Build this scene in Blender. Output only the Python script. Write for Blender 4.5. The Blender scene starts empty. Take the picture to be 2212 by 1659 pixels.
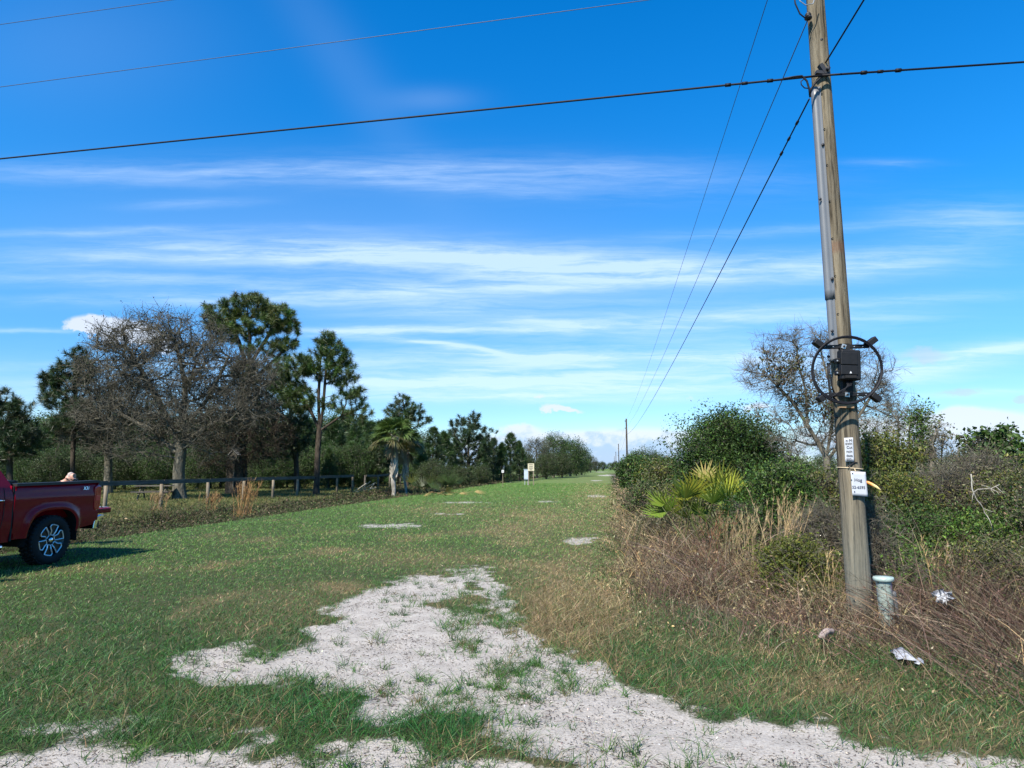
import bpy, math, random
import numpy as np
from mathutils import Vector, Matrix

R = math.radians
scene = bpy.context.scene
COL = scene.collection
rng = np.random.default_rng(11)
random.seed(11)

# ------------------------------------------------------------------ camera
# a phone held at eye height, looking slightly up along a mown verge
F, CX, CY, PITCH, CAMH = 1468.0, 1106.0, 829.5, R(7.07), 1.65
cam_data = bpy.data.cameras.new("camera")
cam = bpy.data.objects.new("camera", cam_data)
COL.objects.link(cam)
cam.location = (0, 0, CAMH)
cam.rotation_euler = (R(90) + PITCH, 0, 0)
cam_data.sensor_width = 36.0
cam_data.lens = 36.0 * F / 2212.0
cam_data.clip_start = 0.05
cam_data.clip_end = 6000
scene.camera = cam

# ------------------------------------------------------------------ light
SUN_AZ, SUN_EL = R(-150), R(47)          # azimuth clockwise from +Y
sun_dir = Vector((math.sin(SUN_AZ) * math.cos(SUN_EL), math.cos(SUN_AZ) * math.cos(SUN_EL), math.sin(SUN_EL)))
sd = bpy.data.lights.new("sun", 'SUN')
sd.energy = 4.9
sd.angle = R(1.2)
sd.color = (1.0, 0.93, 0.80)
sun = bpy.data.objects.new("sun", sd)
COL.objects.link(sun)
sun.rotation_euler = sun_dir.to_track_quat('Z', 'Y').to_euler()

scene.view_settings.view_transform = 'Standard'
scene.view_settings.look = 'None'
scene.view_settings.gamma = 1.0
scene.view_settings.use_curve_mapping = False
scene.view_settings.exposure = 1.05
scene.cycles.max_bounces = 6
scene.cycles.diffuse_bounces = 3
scene.cycles.transparent_max_bounces = 6
scene.cycles.caustics_reflective = False
scene.cycles.caustics_refractive = False


# ------------------------------------------------------------------ node helpers
class NT:
    def __init__(self, tree):
        self.t = tree
        self.l = tree.links

    def n(self, typ, **kw):
        nd = self.t.nodes.new(typ)
        for k, v in kw.items():
            setattr(nd, k, v)
        return nd

    def put(self, sock, v):
        if isinstance(v, bpy.types.NodeSocket):
            self.l.new(v, sock)
        else:
            sock.default_value = v

    def m(self, op, a, b=None, c=None, clamp=False):
        nd = self.n('ShaderNodeMath', operation=op, use_clamp=clamp)
        for i, v in enumerate((a, b, c)):
            if v is not None:
                self.put(nd.inputs[i], v)
        return nd.outputs[0]

    def noise(self, vec, scale, detail=4, rough=0.55, dist=0.0, out=0):
        nd = self.n('ShaderNodeTexNoise')
        self.put(nd.inputs['Vector'], vec)
        nd.inputs['Scale'].default_value = scale
        nd.inputs['Detail'].default_value = detail
        nd.inputs['Roughness'].default_value = rough
        nd.inputs['Distortion'].default_value = dist
        return nd.outputs[out]

    def mapr(self, v, a, b, c=0.0, d=1.0, smooth=True):
        nd = self.n('ShaderNodeMapRange', interpolation_type='SMOOTHSTEP' if smooth else 'LINEAR')
        nd.clamp = True
        self.put(nd.inputs[0], v)
        for i, x in enumerate((a, b, c, d)):
            self.put(nd.inputs[i + 1], x)
        return nd.outputs[0]

    def mix(self, f, a, b, blend='MIX'):
        nd = self.n('ShaderNodeMix', data_type='RGBA', blend_type=blend)
        self.put(nd.inputs[0], f)
        for s, v in ((nd.inputs[6], a), (nd.inputs[7], b)):
            if isinstance(v, tuple) and len(v) == 3:
                v = v + (1.0,)
            self.put(s, v)
        return nd.outputs[2]

    def mapping(self, vec, loc=(0, 0, 0), rot=(0, 0, 0), sc=(1, 1, 1), typ='POINT'):
        nd = self.n('ShaderNodeMapping', vector_type=typ)
        self.put(nd.inputs['Vector'], vec)
        nd.inputs['Location'].default_value = loc
        nd.inputs['Rotation'].default_value = rot
        nd.inputs['Scale'].default_value = sc
        return nd.outputs[0]

    def comb(self, x, y, z=0.0):
        nd = self.n('ShaderNodeCombineXYZ')
        for i, v in enumerate((x, y, z)):
            self.put(nd.inputs[i], v)
        return nd.outputs[0]

    def vlen(self, v):
        nd = self.n('ShaderNodeVectorMath', operation='LENGTH')
        self.put(nd.inputs[0], v)
        return nd.outputs['Value']


# ------------------------------------------------------------------ photograph geometry -> metres
_c, _s = math.cos(PITCH), math.sin(PITCH)


def ray(px, py):
    u, v = (px - CX) / F, (py - CY) / F
    return np.array((u, _c + v * _s, _s - v * _c))


def pw(px, py, Y):
    """the point at forward distance Y"""
    r = ray(px, py)
    return np.array((0, 0, CAMH)) + r * (Y / r[1])


def pg(px, py, z=0.0):
    r = ray(px, py)
    return np.array((0, 0, CAMH)) + r * ((z - CAMH) / r[2])


def proj(x, y, z=0.0):
    dz = z - CAMH
    dep = np.maximum(y * _c + dz * _s, 0.05)
    return CX + F * x / dep, CY - F * (-y * _s + dz * _c) / dep


def azel(px, py):
    r = ray(px, py)
    return r[0] / r[1], r[2] / r[1]


ROAD = R(7.9)
RD = np.array((math.sin(ROAD), math.cos(ROAD)))


def uw(x, y):
    """along the verge, and to its right"""
    return x * RD[0] + y * RD[1], x * RD[1] - y * RD[0]


def xy(u, w):
    return u * RD[0] + w * RD[1], u * RD[1] - w * RD[0]


# ------------------------------------------------------------------ sky
world = bpy.data.worlds.new("World")
scene.world = world
world.use_nodes = True
wt = NT(world.node_tree)
for nd in list(world.node_tree.nodes):
    world.node_tree.nodes.remove(nd)
wout = wt.n('ShaderNodeOutputWorld')
bg = wt.n('ShaderNodeBackground')
bg.inputs['Strength'].default_value = 0.086
wt.l.new(bg.outputs[0], wout.inputs[0])
sky = wt.n('ShaderNodeTexSky', sky_type='NISHITA')
sky.sun_disc = False
sky.sun_elevation = SUN_EL
sky.sun_rotation = SUN_AZ
sky.air_density = 1.0
sky.dust_density = 0.3
sky.ozone_density = 3.0
gen = wt.n('ShaderNodeTexCoord').outputs['Generated']
sx = wt.n('ShaderNodeSeparateXYZ')
wt.l.new(gen, sx.inputs[0])
# flat-sheet coordinates of the northern half of the sky
YM = wt.m('MAXIMUM', sx.outputs[1], 0.22)
AZ = wt.m('DIVIDE', sx.outputs[0], YM)
EL = wt.m('DIVIDE', sx.outputs[2], YM)
base = wt.comb(AZ, EL)
w1 = wt.m('MULTIPLY', wt.m('SUBTRACT', wt.noise(wt.mapping(base, sc=(2.0, 5.0, 1)), 1.0, 2), 0.5), 0.018)
w2 = wt.m('MULTIPLY', wt.m('SUBTRACT', wt.noise(wt.mapping(base, loc=(7, 3, 0), sc=(14.0, 40.0, 1)), 1.0, 3), 0.5), 0.009)
ELW = wt.m('ADD', EL, wt.m('ADD', w1, w2))
warped = wt.comb(AZ, ELW)
streak = wt.noise(wt.mapping(warped, rot=(0, 0, R(-1)), sc=(1.6, 30, 1)), 1.0, 6, 0.55, 0.1)
streak = wt.mapr(streak, 0.36, 0.70)
fine = wt.noise(wt.mapping(warped, loc=(3, 1, 0), rot=(0, 0, R(4)), sc=(7, 85, 1)), 1.0, 8, 0.7, 0.35)
fine = wt.mapr(fine, 0.30, 0.75)
tex = wt.m('ADD', wt.m('ADD', wt.m('MULTIPLY', streak, 0.42), wt.m('MULTIPLY', fine, 0.50)), 0.10)


def blob(px, py, rx, ry, tilt, amp, vec=None):
    a0, e0 = azel(px, py)
    a1, _ = azel(px + rx, py)
    _, e1 = azel(px, py - ry)
    sa, se = max(abs(a1 - a0), 1e-3), max(abs(e1 - e0), 1e-3)
    mp = wt.mapping(vec or warped, loc=(a0, e0, 0), rot=(0, 0, R(tilt)), sc=(sa, se, 1), typ='TEXTURE')
    return wt.m('MULTIPLY', wt.m('EXPONENT', wt.m('MULTIPLY', wt.m('POWER', wt.vlen(mp), 2.0), -1.0)), amp)


def total(lst):
    s = lst[0]
    for x in lst[1:]:
        s = wt.m('ADD', s, x)
    return s


cir = total([blob(*b) for b in (
    (500, 372, 620, 26, 0, 0.45), (1180, 380, 480, 40, -2, 0.34), (420, 440, 130, 10, 2, 0.28), (1000, 405, 260, 14, -5, 0.3),
    (640, 548, 440, 30, -1, 0.85), (1050, 556, 420, 34, -2, 0.85), (330, 608, 460, 17, -1, 0.6), (850, 628, 520, 16, 2, 0.8),
    (1400, 585, 460, 30, 1, 0.8), (1880, 572, 260, 30, 6, 0.6), (1250, 600, 300, 22, 4, 0.5), (2120, 478, 170, 42, 0, 0.55), (1925, 352, 90, 10, 0, 0.3),
    (940, 672, 200, 15, 1, 0.5), (1130, 692, 130, 12, -4, 0.55), (760, 714, 170, 8, 0, 0.75), (60, 713, 110, 5, 0, 0.8),
    (1400, 690, 400, 20, 2, 0.45), (1850, 690, 200, 16, 0, 0.5), (1640, 678, 150, 12, 4, 0.45),
    (1000, 752, 130, 8, -9, 1.0), (860, 736, 120, 7, -4, 0.7),
    (1240, 800, 620, 46, 1, 0.95), (1150, 835, 560, 28, 0, 0.8), (1750, 770, 200, 20, 0, 0.4), (2080, 778, 230, 24, 9, 1.0), (2180, 752, 120, 9, 8, 0.6),
    (60, 850, 200, 60, 0, 0.4), (200, 560, 300, 20, 2, 0.35), (1260, 720, 500, 50, 0, 0.3), (700, 650, 700, 12, 0, .5), (1050, 715, 500, 9, 1, .6), (500, 780, 500, 10, 1, .5), (1300, 770, 420, 9, -1, .7), (1000, 860, 500, 9, 0, .6), (1950, 650, 300, 12, 3, .5), (1750, 830, 260, 10, 2, .5), (2100, 850, 160, 8, 2, .5), (300, 500, 400, 10, 1, .4), (1700, 500, 300, 12, 3, .35))])
veil = total([blob(*b, base) for b in ((760, 160, 330, 55, -55, 0.05), (930, 215, 90, 26, 0, 0.10), (150, 100, 320, 160, 0, 0.06),
                                       (1500, 640, 1500, 130, 0, 0.13), (500, 480, 900, 120, 0, 0.10), (1200, 830, 1400, 60, 0, 0.12), (930, 739, 60, 3.5, -4, 0.30), (1000, 747, 55, 4, -8, 0.45), (1060, 758, 45, 4.5, -16, 0.45), (780, 715, 110, 4, 0, 0.3))])
cir = wt.m('ADD', wt.m('MULTIPLY', cir, tex), veil)
cir = wt.m('MINIMUM', wt.m('MULTIPLY', cir, 0.80), 0.66)

# puffy clouds low over the horizon
puff = wt.noise(wt.mapping(base, sc=(34, 48, 1)), 1.0, 8, 0.62, 0.2)
puff2 = wt.noise(wt.mapping(base, loc=(5, 0, 0), sc=(9, 14, 1)), 1.0, 3, 0.5)
pwv = wt.comb(wt.m('ADD', AZ, wt.m('MULTIPLY', wt.m('SUBTRACT', puff, 0.5), 0.03)),
              wt.m('ADD', EL, wt.m('MULTIPLY', wt.m('SUBTRACT', puff, 0.5), 0.035)))
cum = total([blob(*b, pwv) for b in (
    (1160, 975, 150, 40, 0, 1.0), (1400, 966, 170, 42, 0, 1.15), (1260, 990, 400, 34, 0, 1.0), (2150, 930, 120, 44, 0, 1.3), (2075, 905, 45, 26, 0, 0.9),
    (2120, 970, 260, 40, 0, 1.0), (1880, 940, 180, 50, 0, 0.75), (185, 702, 52, 22, 0, 1.05), (255, 712, 75, 26, 0, .95), (330, 740, 80, 30, 0, 0.7),
    (1195, 880, 34, 12, 0, 0.8), (1230, 886, 36, 8, 0, 0.7), (1120, 925, 40, 13, 0, 0.62), (1165, 858, 20, 9, 0, 0.6),
    (1640, 880, 40, 15, 0, 0.7), (1490, 860, 18, 10, 0, 0.5), (300, 985, 700, 40, 0, 0.8))])
cmask = wt.mapr(wt.m('ADD', cum, wt.m('MULTIPLY', wt.m('SUBTRACT', puff, 0.5), 1.3)), 0.32, 0.74)
grey = total([blob(*b, pwv) for b in ((2000, 768, 75, 22, 0, 0.95), (2075, 846, 60, 11, 4, 0.8), (2210, 860, 25, 12, 0, 0.9), (1450, 915, 60, 10, 0, 0.5), (1250, 925, 90, 9, 0, 0.45))])
gmask = wt.mapr(wt.m('ADD', grey, wt.m('MULTIPLY', wt.m('SUBTRACT', puff2, 0.5), 0.8)), 0.30, 0.85, 0.0, 0.55)

# sky colour: the clear winter blue, deepened overhead
tint = wt.n('ShaderNodeHueSaturation')
tint.inputs['Saturation'].default_value = 1.42
tint.inputs['Value'].default_value = 1.0
wt.l.new(sky.outputs[0], tint.inputs['Color'])
skyc = wt.mix(1.0, tint.outputs[0], (0.66, 1.01, 1.14), 'MULTIPLY')
skyc = wt.mix(wt.mapr(EL, 0.05, 0.7), skyc, wt.mix(1.0, skyc, (1.05, 1.25, 1.22), 'MULTIPLY'))
skyc = wt.mix(wt.mapr(EL, 0.42, 0.04), skyc, wt.mix(1.0, skyc, (1.02, 0.81, 0.91), 'MULTIPLY'))
c1 = wt.mix(cir, skyc, (5.1, 6.2, 7.5))
shade = wt.mapr(wt.m('ADD', EL, wt.m('MULTIPLY', wt.m('SUBTRACT', puff, 0.5), 0.13)), 0.018, 0.062)
ccol = wt.mix(shade, (2.7, 3.8, 5.7), (5.0, 5.35, 6.0))
c2 = wt.mix(wt.m('MULTIPLY', cmask, 0.85), c1, ccol)
c3 = wt.mix(gmask, c2, (3.5, 4.2, 5.8))
wt.l.new(c3, bg.inputs['Color'])


# ------------------------------------------------------------------ numpy noise
def vnoise(x, y, seed=0):
    xi, yi = np.floor(x).astype(np.int64), np.floor(y).astype(np.int64)
    fx, fy = x - xi, y - yi
    fx, fy = fx * fx * (3 - 2 * fx), fy * fy * (3 - 2 * fy)

    def h(a, b):
        n = (a * 374761393 + b * 668265263 + seed * 974711) & 0x7fffffff
        n = ((n ^ (n >> 13)) * 1274126177) & 0x7fffffff
        n = (n ^ (n >> 16)) & 0x7fffffff
        return (n % 100003) / 100003.0
    a, b, c, d = h(xi, yi), h(xi + 1, yi), h(xi, yi + 1), h(xi + 1, yi + 1)
    return (a + (b - a) * fx) * (1 - fy) + (c + (d - c) * fx) * fy


def fbm(x, y, seed=0, o=4):
    s, a, t = 0.0, 1.0, 0.0
    for i in range(o):
        s = s + a * vnoise(x * 2 ** i, y * 2 ** i, seed + i * 17)
        t += a
        a *= 0.5
    return s / t


def sstep(x, a, b):
    t = np.clip((x - a) / (b - a), 0, 1)
    return t * t * (3 - 2 * t)


def poly_sd(px, py, poly):
    """signed distance in photo pixels, negative inside"""
    P = np.array(poly, float)
    inside = np.zeros(px.shape, bool)
    d = np.full(px.shape, 1e9)
    for i in range(len(P)):
        ax, ay = P[i]
        bx, by = P[(i + 1) % len(P)]
        ex, ey = bx - ax, by - ay
        t = np.clip(((px - ax) * ex + (py - ay) * ey) / (ex * ex + ey * ey + 1e-9), 0, 1)
        d = np.minimum(d, np.hypot(px - ax - t * ex, py - ay - t * ey))
        if ay != by:
            cr = ((ay > py) != (by > py)) & (px < (bx - ax) * (py - ay) / (by - ay) + ax)
            inside ^= cr
    return np.where(inside, -d, d)


# ------------------------------------------------------------------ ground zones (true regions of the ground, worked out once)
SAND = [
    [(880, 1252), (960, 1236), (1040, 1232), (1085, 1262), (1105, 1300), (1122, 1370), (1150, 1405), (1260, 1452), (1400, 1502), (1550, 1532),
     (1700, 1572), (1900, 1620), (2230, 1652), (2600, 1800), (2600, 2100), (1500, 2100), (1290, 1700), (1240, 1622), (1100, 1588), (960, 1552), (800, 1540), (728, 1500), (700, 1470),
     (640, 1462), (560, 1486), (480, 1482), (415, 1462), (388, 1440), (440, 1418), (560, 1416), (640, 1408), (712, 1386), (728, 1350), (722, 1322), (800, 1280)],
    [(-300, 1640), (0, 1604), (200, 1576), (330, 1562), (440, 1572), (560, 1590), (600, 1620), (760, 1640), (900, 1628), (1040, 1632), (1230, 1650), (1600, 1760), (1600, 2100), (-900, 2100)],
]
FARSAND = [(835, 1136, 75, 7), (1258, 1168, 52, 14), (1180, 1084, 26, 3), (1005, 1086, 70, 2.5), (960, 1110, 60, 2), (1310, 1027, 24, 2.0), (1290, 1038, 18, 1.6), (1298, 1019, 22, 1.5), (1290, 1072, 30, 4)]
EDGE = [(1316, 1022), (1324, 1080), (1312, 1150), (1312, 1225), (1340, 1285), (1420, 1325), (1500, 1362), (1600, 1388), (1750, 1412), (1880, 1450), (2010, 1450), (2212, 1505),
        (2600, 1560), (4200, 1700), (4200, 1019)]


def sandmask(x, y):
    n1 = fbm(x * 2.6, y * 2.6, 3, 5) - 0.5
    n2 = fbm(x * 2.3, y * 2.3, 31, 4) - 0.5
    X, Y = x + n1 * 0.75, y + n2 * 1.2
    px, py = proj(X, np.maximum(Y, 0.8))
    d = np.minimum(poly_sd(px, py, SAND[0]), poly_sd(px, py, SAND[1]) + 15)
    sc = np.clip((py - 1012) / 400.0, 0.03, 1.0)
    m = 1 - sstep(d / sc, -20, 42)
    hole = 0.0 * x
    for (cx, cy, rx, ry, a) in ((1010, 1302, 75, 16, 1.0), (1075, 1345, 50, 24, .9), (1050, 1262, 60, 14, .9), (960, 1240, 60, 7, .7), (1110, 1420, 50, 30, .35), (1040, 1500, 100, 30, .22), (1090, 1250, 40, 14, .8), (260, 1615, 120, 30, .8), (640, 1640, 160, 30, .9), (520, 1640, 60, 30, .6), (1050, 1640, 160, 30, .6), (1210, 1490, 70, 40, .25)):
        hole = np.maximum(hole, a * np.exp(-(((px - cx) / rx) ** 2 + ((py - cy) / ry) ** 2)))
    m = m * (1 - 1.2 * hole * sstep(fbm(x * 3.1, y * 2.2, 91, 4), .32, .56))
    m = np.clip(m, 0, 1)
    for (cx, cy, rx, ry) in FARSAND:
        q = ((px - cx) / rx) ** 2 + ((py - cy) / ry) ** 2
        m = np.maximum(m, 0.62 * (1 - sstep(q + 1.6 * n1, 0.25, 1.25)))
    return m


def scrubdist(x, y):
    """metres inside the rough on the right, negative on the mown side"""
    n1 = fbm(x * 1.1, y * 1.1, 5, 3) - 0.5
    px, py = proj(x + n1 * 0.5, np.maximum(y + n1 * 0.4, 0.8))
    d = -poly_sd(px, py, EDGE)
    dep = np.maximum(y, 1.0)
    return d * dep / F


def dryness(x, y):
    px, py = proj(x, np.maximum(y, 0.8))
    g = 0.0 * x
    for (cx, cy, rx, ry, a) in ((1235, 1325, 150, 85, 1.6), (1180, 1270, 90, 40, 0.5), (740, 1272, 70, 16, 0.8), (660, 1310, 160, 45, 0.45), (1020, 1290, 70, 22, 0.5),
                                (1190, 1130, 160, 45, 0.55), (1000, 1105, 160, 16, 0.45), (1250, 1200, 90, 60, 0.5), (880, 1205, 160, 22, 0.5), (1290, 1085, 60, 50, 0.6),
                                (220, 1230, 160, 12, 0.35), (540, 1350, 110, 25, 0.4), (300, 1500, 200, 30, 0.25), (520, 1560, 120, 25, 0.45), (1620, 1410, 260, 22, 0.5),
                                (2100, 1560, 160, 40, 0.35), (1500, 1390, 160, 24, 0.5), (1720, 1490, 380, 45, .5), (2050, 1580, 260, 60, .45), (1350, 1440, 120, 30, .45)):
        g = np.maximum(g, a * np.exp(-(((px - cx) / rx) ** 2 + ((py - cy) / ry) ** 2)))
    n = fbm(x * 0.8, y * 0.5, 9, 4)
    return np.clip(g * (0.5 + n) + 0.45 * sstep(n, 0.56, 0.80) * (1 - .6 * sstep(y, 14, 26)), 0, 1)


DITCH_W0 = -11.7


def zt(x, y):
    u, w = uw(x, y)
    z = 0.03 * (fbm(x * 0.35, y * 0.35, 2, 3) - 0.5)
    t = np.clip((DITCH_W0 - 0.1 - w) / 4.2, 0, 1)
    near = sstep(np.hypot(x, y), 400, 60)
    z = z - 0.42 * np.sin(np.pi * t) ** 1.2 * near
    return z


def zt1(x, y):
    return float(zt(np.array([x], float), np.array([y], float))[0])


# ------------------------------------------------------------------ mesh accumulator
def tag(o, label=None, cat=None, group=None, kind=None):
    if label:
        o['label'] = label
    if cat:
        o['category'] = cat
    if group:
        o['group'] = group
    if kind:
        o['kind'] = kind
    return o


def empty(name, loc=(0, 0, 0), rz=0.0, label=None, cat=None, group=None):
    o = bpy.data.objects.new(name, None)
    COL.objects.link(o)
    o.location = loc
    o.rotation_euler = (0, 0, rz)
    o.empty_display_size = 0.2
    return tag(o, label, cat, group)


def dup(root, loc, rz=0.0, sc=1.0, label=None, group=None):
    """a copy of a thing with copies of its parts and sub-parts (mesh data shared)"""
    r = root.copy()
    COL.objects.link(r)
    r.location = loc
    r.rotation_euler = (0, 0, rz)
    r.scale = (sc, sc, sc) if not isinstance(sc, tuple) else sc
    if label:
        r['label'] = label
    if group:
        r['group'] = group
    for ch in list(root.children):
        c = ch.copy()
        COL.objects.link(c)
        c.parent = r
        for g in list(ch.children):
            d = g.copy()
            COL.objects.link(d)
            d.parent = c
    return r


class Acc:
    def __init__(self):
        self.V, self.Q, self.T, self.C = [], [], [], []
        self.n = 0

    def add(self, V, Q=None, T=None, C=None):
        V = np.asarray(V, float).reshape(-1, 3)
        self.V.append(V)
        if Q is not None and len(Q):
            self.Q.append(np.asarray(Q, np.int64).reshape(-1, 4) + self.n)
        if T is not None and len(T):
            self.T.append(np.asarray(T, np.int64).reshape(-1, 3) + self.n)
        if C is None:
            C = (0.5, 0.5, 0.5)
        C = np.broadcast_to(np.asarray(C, float), (len(V), 3))
        self.C.append(C)
        self.n += len(V)
        return self

    def build(self, name, mat, parent=None, smooth=False, loc=None):
        V = np.concatenate(self.V)
        if loc is not None:
            V = V - np.asarray(loc)
        Q = np.concatenate(self.Q) if self.Q else np.zeros((0, 4), np.int64)
        T = np.concatenate(self.T) if self.T else np.zeros((0, 3), np.int64)
        me = bpy.data.meshes.new(name)
        nq, nt = len(Q), len(T)
        me.vertices.add(len(V))
        me.vertices.foreach_set('co', V.astype(np.float32).ravel())
        me.loops.add(4 * nq + 3 * nt)
        me.polygons.add(nq + nt)
        me.loops.foreach_set('vertex_index', np.concatenate((Q.ravel(), T.ravel())).astype(np.int32))
        me.polygons.foreach_set('loop_start', np.concatenate((np.arange(nq) * 4, 4 * nq + np.arange(nt) * 3)).astype(np.int32))
        me.polygons.foreach_set('use_smooth', np.full(nq + nt, smooth))
        me.update(calc_edges=True)
        at = me.color_attributes.new('Col', 'FLOAT_COLOR', 'POINT')
        c4 = np.ones((len(V), 4), np.float32)
        c4[:, :3] = np.concatenate(self.C)
        at.data.foreach_set('color', c4.ravel())
        for m in (mat if isinstance(mat, (list, tuple)) else [mat]):
            me.materials.append(m)
        o = bpy.data.objects.new(name, me)
        COL.objects.link(o)
        if parent is not None:
            o.parent = parent
        elif loc is not None:
            o.location = loc
        return o


def unit(v):
    return v / np.maximum(np.linalg.norm(v, axis=-1, keepdims=True), 1e-9)


def rdir(n, up=0.0):
    v = rng.normal(size=(n, 3))
    v = unit(v)
    v[:, 2] += up
    return unit(v)


def frustums(A, P0, P1, r0, r1, n=5, C=None):
    P0, P1 = np.asarray(P0, float).reshape(-1, 3), np.asarray(P1, float).reshape(-1, 3)
    N = len(P0)
    if N == 0:
        return
    r0, r1 = np.broadcast_to(r0, (N,)), np.broadcast_to(r1, (N,))
    d = unit(P1 - P0)
    ref = np.where(np.abs(d[:, 2:3]) < 0.9, np.array([[0, 0, 1.0]]), np.array([[1.0, 0, 0]]))
    a = unit(np.cross(d, ref))
    b = np.cross(d, a)
    th = np.arange(n) * 2 * np.pi / n
    ring = a[:, None] * np.cos(th)[None, :, None] + b[:, None] * np.sin(th)[None, :, None]
    V = np.stack((P0[:, None] + ring * r0[:, None, None], P1[:, None] + ring * r1[:, None, None]), 1)   # N,2,n,3
    i = np.arange(n)
    j = (i + 1) % n
    q = np.stack((i, j, n + j, n + i), 1)
    Q = (np.arange(N) * 2 * n)[:, None, None] + q[None]
    Cv = None
    if C is not None:
        Cv = np.repeat(np.broadcast_to(np.asarray(C, float), (N, 3)), 2 * n, 0)
    A.add(V.reshape(-1, 3), Q.reshape(-1, 4), None, Cv)


def ribbons(A, B, D, L, W, bend, nseg, C, droop_w=0.6):
    N = len(B)
    if N == 0:
        return
    L, W = np.broadcast_to(L, (N,)), np.broadcast_to(W, (N,))
    t = np.arange(nseg + 1) / nseg
    P = B[:, None] + D[:, None] * (L[:, None] * t)[..., None] + bend[:, None] * (L[:, None] * t ** 2)[..., None]
    side = unit(np.cross(D, rdir(N)))
    wt_ = (1 - t[:-1]) ** droop_w
    off = side[:, None] * (W[:, None] * 0.5 * wt_[None])[..., None]
    Lf, Rt = P[:, :-1] - off, P[:, :-1] + off
    V = np.concatenate((np.stack((Lf, Rt), 2).reshape(N, 2 * nseg, 3), P[:, -1:]), 1)
    k = 2 * nseg + 1
    o = (np.arange(N) * k)[:, None]
    Q = [np.concatenate((o + 2 * s, o + 2 * s + 1, o + 2 * s + 3, o + 2 * s + 2), 1) for s in range(nseg - 1)]
    T = np.concatenate((o + 2 * nseg - 2, o + 2 * nseg - 1, o + 2 * nseg), 1)
    A.add(V.reshape(-1, 3), np.concatenate(Q) if Q else None, T, np.repeat(C, k, 0))


def leaves(A, P, size, C, asp=0.45, up=0.3):
    N = len(P)
    if N == 0:
        return
    size = np.broadcast_to(size, (N,))
    a = rdir(N)
    nrm = rdir(N, up)
    b = unit(np.cross(nrm, a))
    nn = np.cross(a, b)
    a = a * size[:, None] * 0.5
    b = b * size[:, None] * 0.5 * asp
    f = nn * size[:, None] * 0.12
    V = np.stack((P - a, P + b + f, P + a, P - b + f), 1)
    Q = (np.arange(N) * 4)[:, None] + np.arange(4)[None]
    A.add(V.reshape(-1, 3), Q, None, np.repeat(C, 4, 0))


def tint_of(n, base, var=0.25, hue=0.12):
    base = np.asarray(base, float)
    v = np.exp(rng.normal(0, var, (n, 1)))
    h = np.exp(rng.normal(0, hue, (n, 3)))
    return np.clip(base[None] * v * h, 0.004, 0.8)


def pick_of(n, cols, p, var=0.22):
    idx = rng.choice(len(cols), n, p=np.array(p) / np.sum(p))
    return np.clip(np.array(cols, float)[idx] * np.exp(rng.normal(0, var, (n, 1))) * np.exp(rng.normal(0, 0.07, (n, 3))), 0.004, 0.8)


# solids
def box(A, c, s, rot=None, C=None):
    v = np.array([(x, y, z) for z in (-.5, .5) for y in (-.5, .5) for x in (-.5, .5)]) * np.asarray(s)
    if rot is not None:
        v = v @ np.array(rot.to_matrix() if hasattr(rot, 'to_matrix') else rot).T
    A.add(v + np.asarray(c), [(0, 2, 3, 1), (4, 5, 7, 6), (0, 1, 5, 4), (2, 6, 7, 3), (0, 4, 6, 2), (1, 3, 7, 5)], None, C)


def tube(A, pts, r, n=8, C=None, cap=True):
    pts = np.asarray(pts, float)
    K = len(pts)
    r = np.broadcast_to(r, (K,))
    tg = unit(np.gradient(pts, axis=0))
    ref = np.array((0, 0, 1.0)) if abs(tg[0][2]) < 0.9 else np.array((1.0, 0, 0))
    V = []
    a = unit(np.cross(tg[0], ref))
    th = np.arange(n) * 2 * np.pi / n
    for i in range(K):
        a = unit(a - tg[i] * np.dot(a, tg[i]))
        b = np.cross(tg[i], a)
        V.append(pts[i] + r[i] * (np.cos(th)[:, None] * a + np.sin(th)[:, None] * b))
    V = np.concatenate(V)
    Q = [(k * n + i, k * n + (i + 1) % n, (k + 1) * n + (i + 1) % n, (k + 1) * n + i) for k in range(K - 1) for i in range(n)]
    T = []
    if cap:
        V = np.concatenate((V, pts[:1], pts[-1:]))
        T = [(K * n, (i + 1) % n, i) for i in range(n)] + [(K * n + 1, (K - 1) * n + i, (K - 1) * n + (i + 1) % n) for i in range(n)]
    A.add(V, Q, T, C)


def lathe(A, prof, n=24, axis='z', c=(0, 0, 0), C=None):
    prof = np.asarray(prof, float)          # (radius, height)
    th = np.arange(n) * 2 * np.pi / n
    V = np.stack([np.stack((r * np.cos(th), r * np.sin(th), np.full(n, h)), 1) for r, h in prof]).reshape(-1, 3)
    if axis == 'y':
        V = V[:, [0, 2, 1]]
    K = len(prof)
    Q = [(k * n + i, k * n + (i + 1) % n, (k + 1) * n + (i + 1) % n, (k + 1) * n + i) for k in range(K - 1) for i in range(n)]
    A.add(V + np.asarray(c), Q, None, C)


def extrude(A, poly, t, frame, C=None):
    """poly: 2d outline; frame: (origin, ex, ey, en) ; thickness t along en"""
    o, ex, ey, en = [np.asarray(v, float) for v in frame]
    p = np.array([o + ex * a + ey * b for a, b in poly])
    n = len(p)
    V = np.concatenate((p, p + en * t, [p.mean(0)], [p.mean(0) + en * t]))
    Q = [(i, (i + 1) % n, n + (i + 1) % n, n + i) for i in range(n)]
    T = [(2 * n, (i + 1) % n, i) for i in range(n)] + [(2 * n + 1, n + i, n + (i + 1) % n) for i in range(n)]
    A.add(V, Q, T, C)


# ------------------------------------------------------------------ materials
def material(name):
    m = bpy.data.materials.new(name)
    m.use_nodes = True
    nt = m.node_tree
    for nd in list(nt.nodes):
        nt.nodes.remove(nd)
    t = NT(nt)
    out = t.n('ShaderNodeOutputMaterial')
    return m, t, out


ALB = 0.80      # all surface colours, held against the exposure


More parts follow.
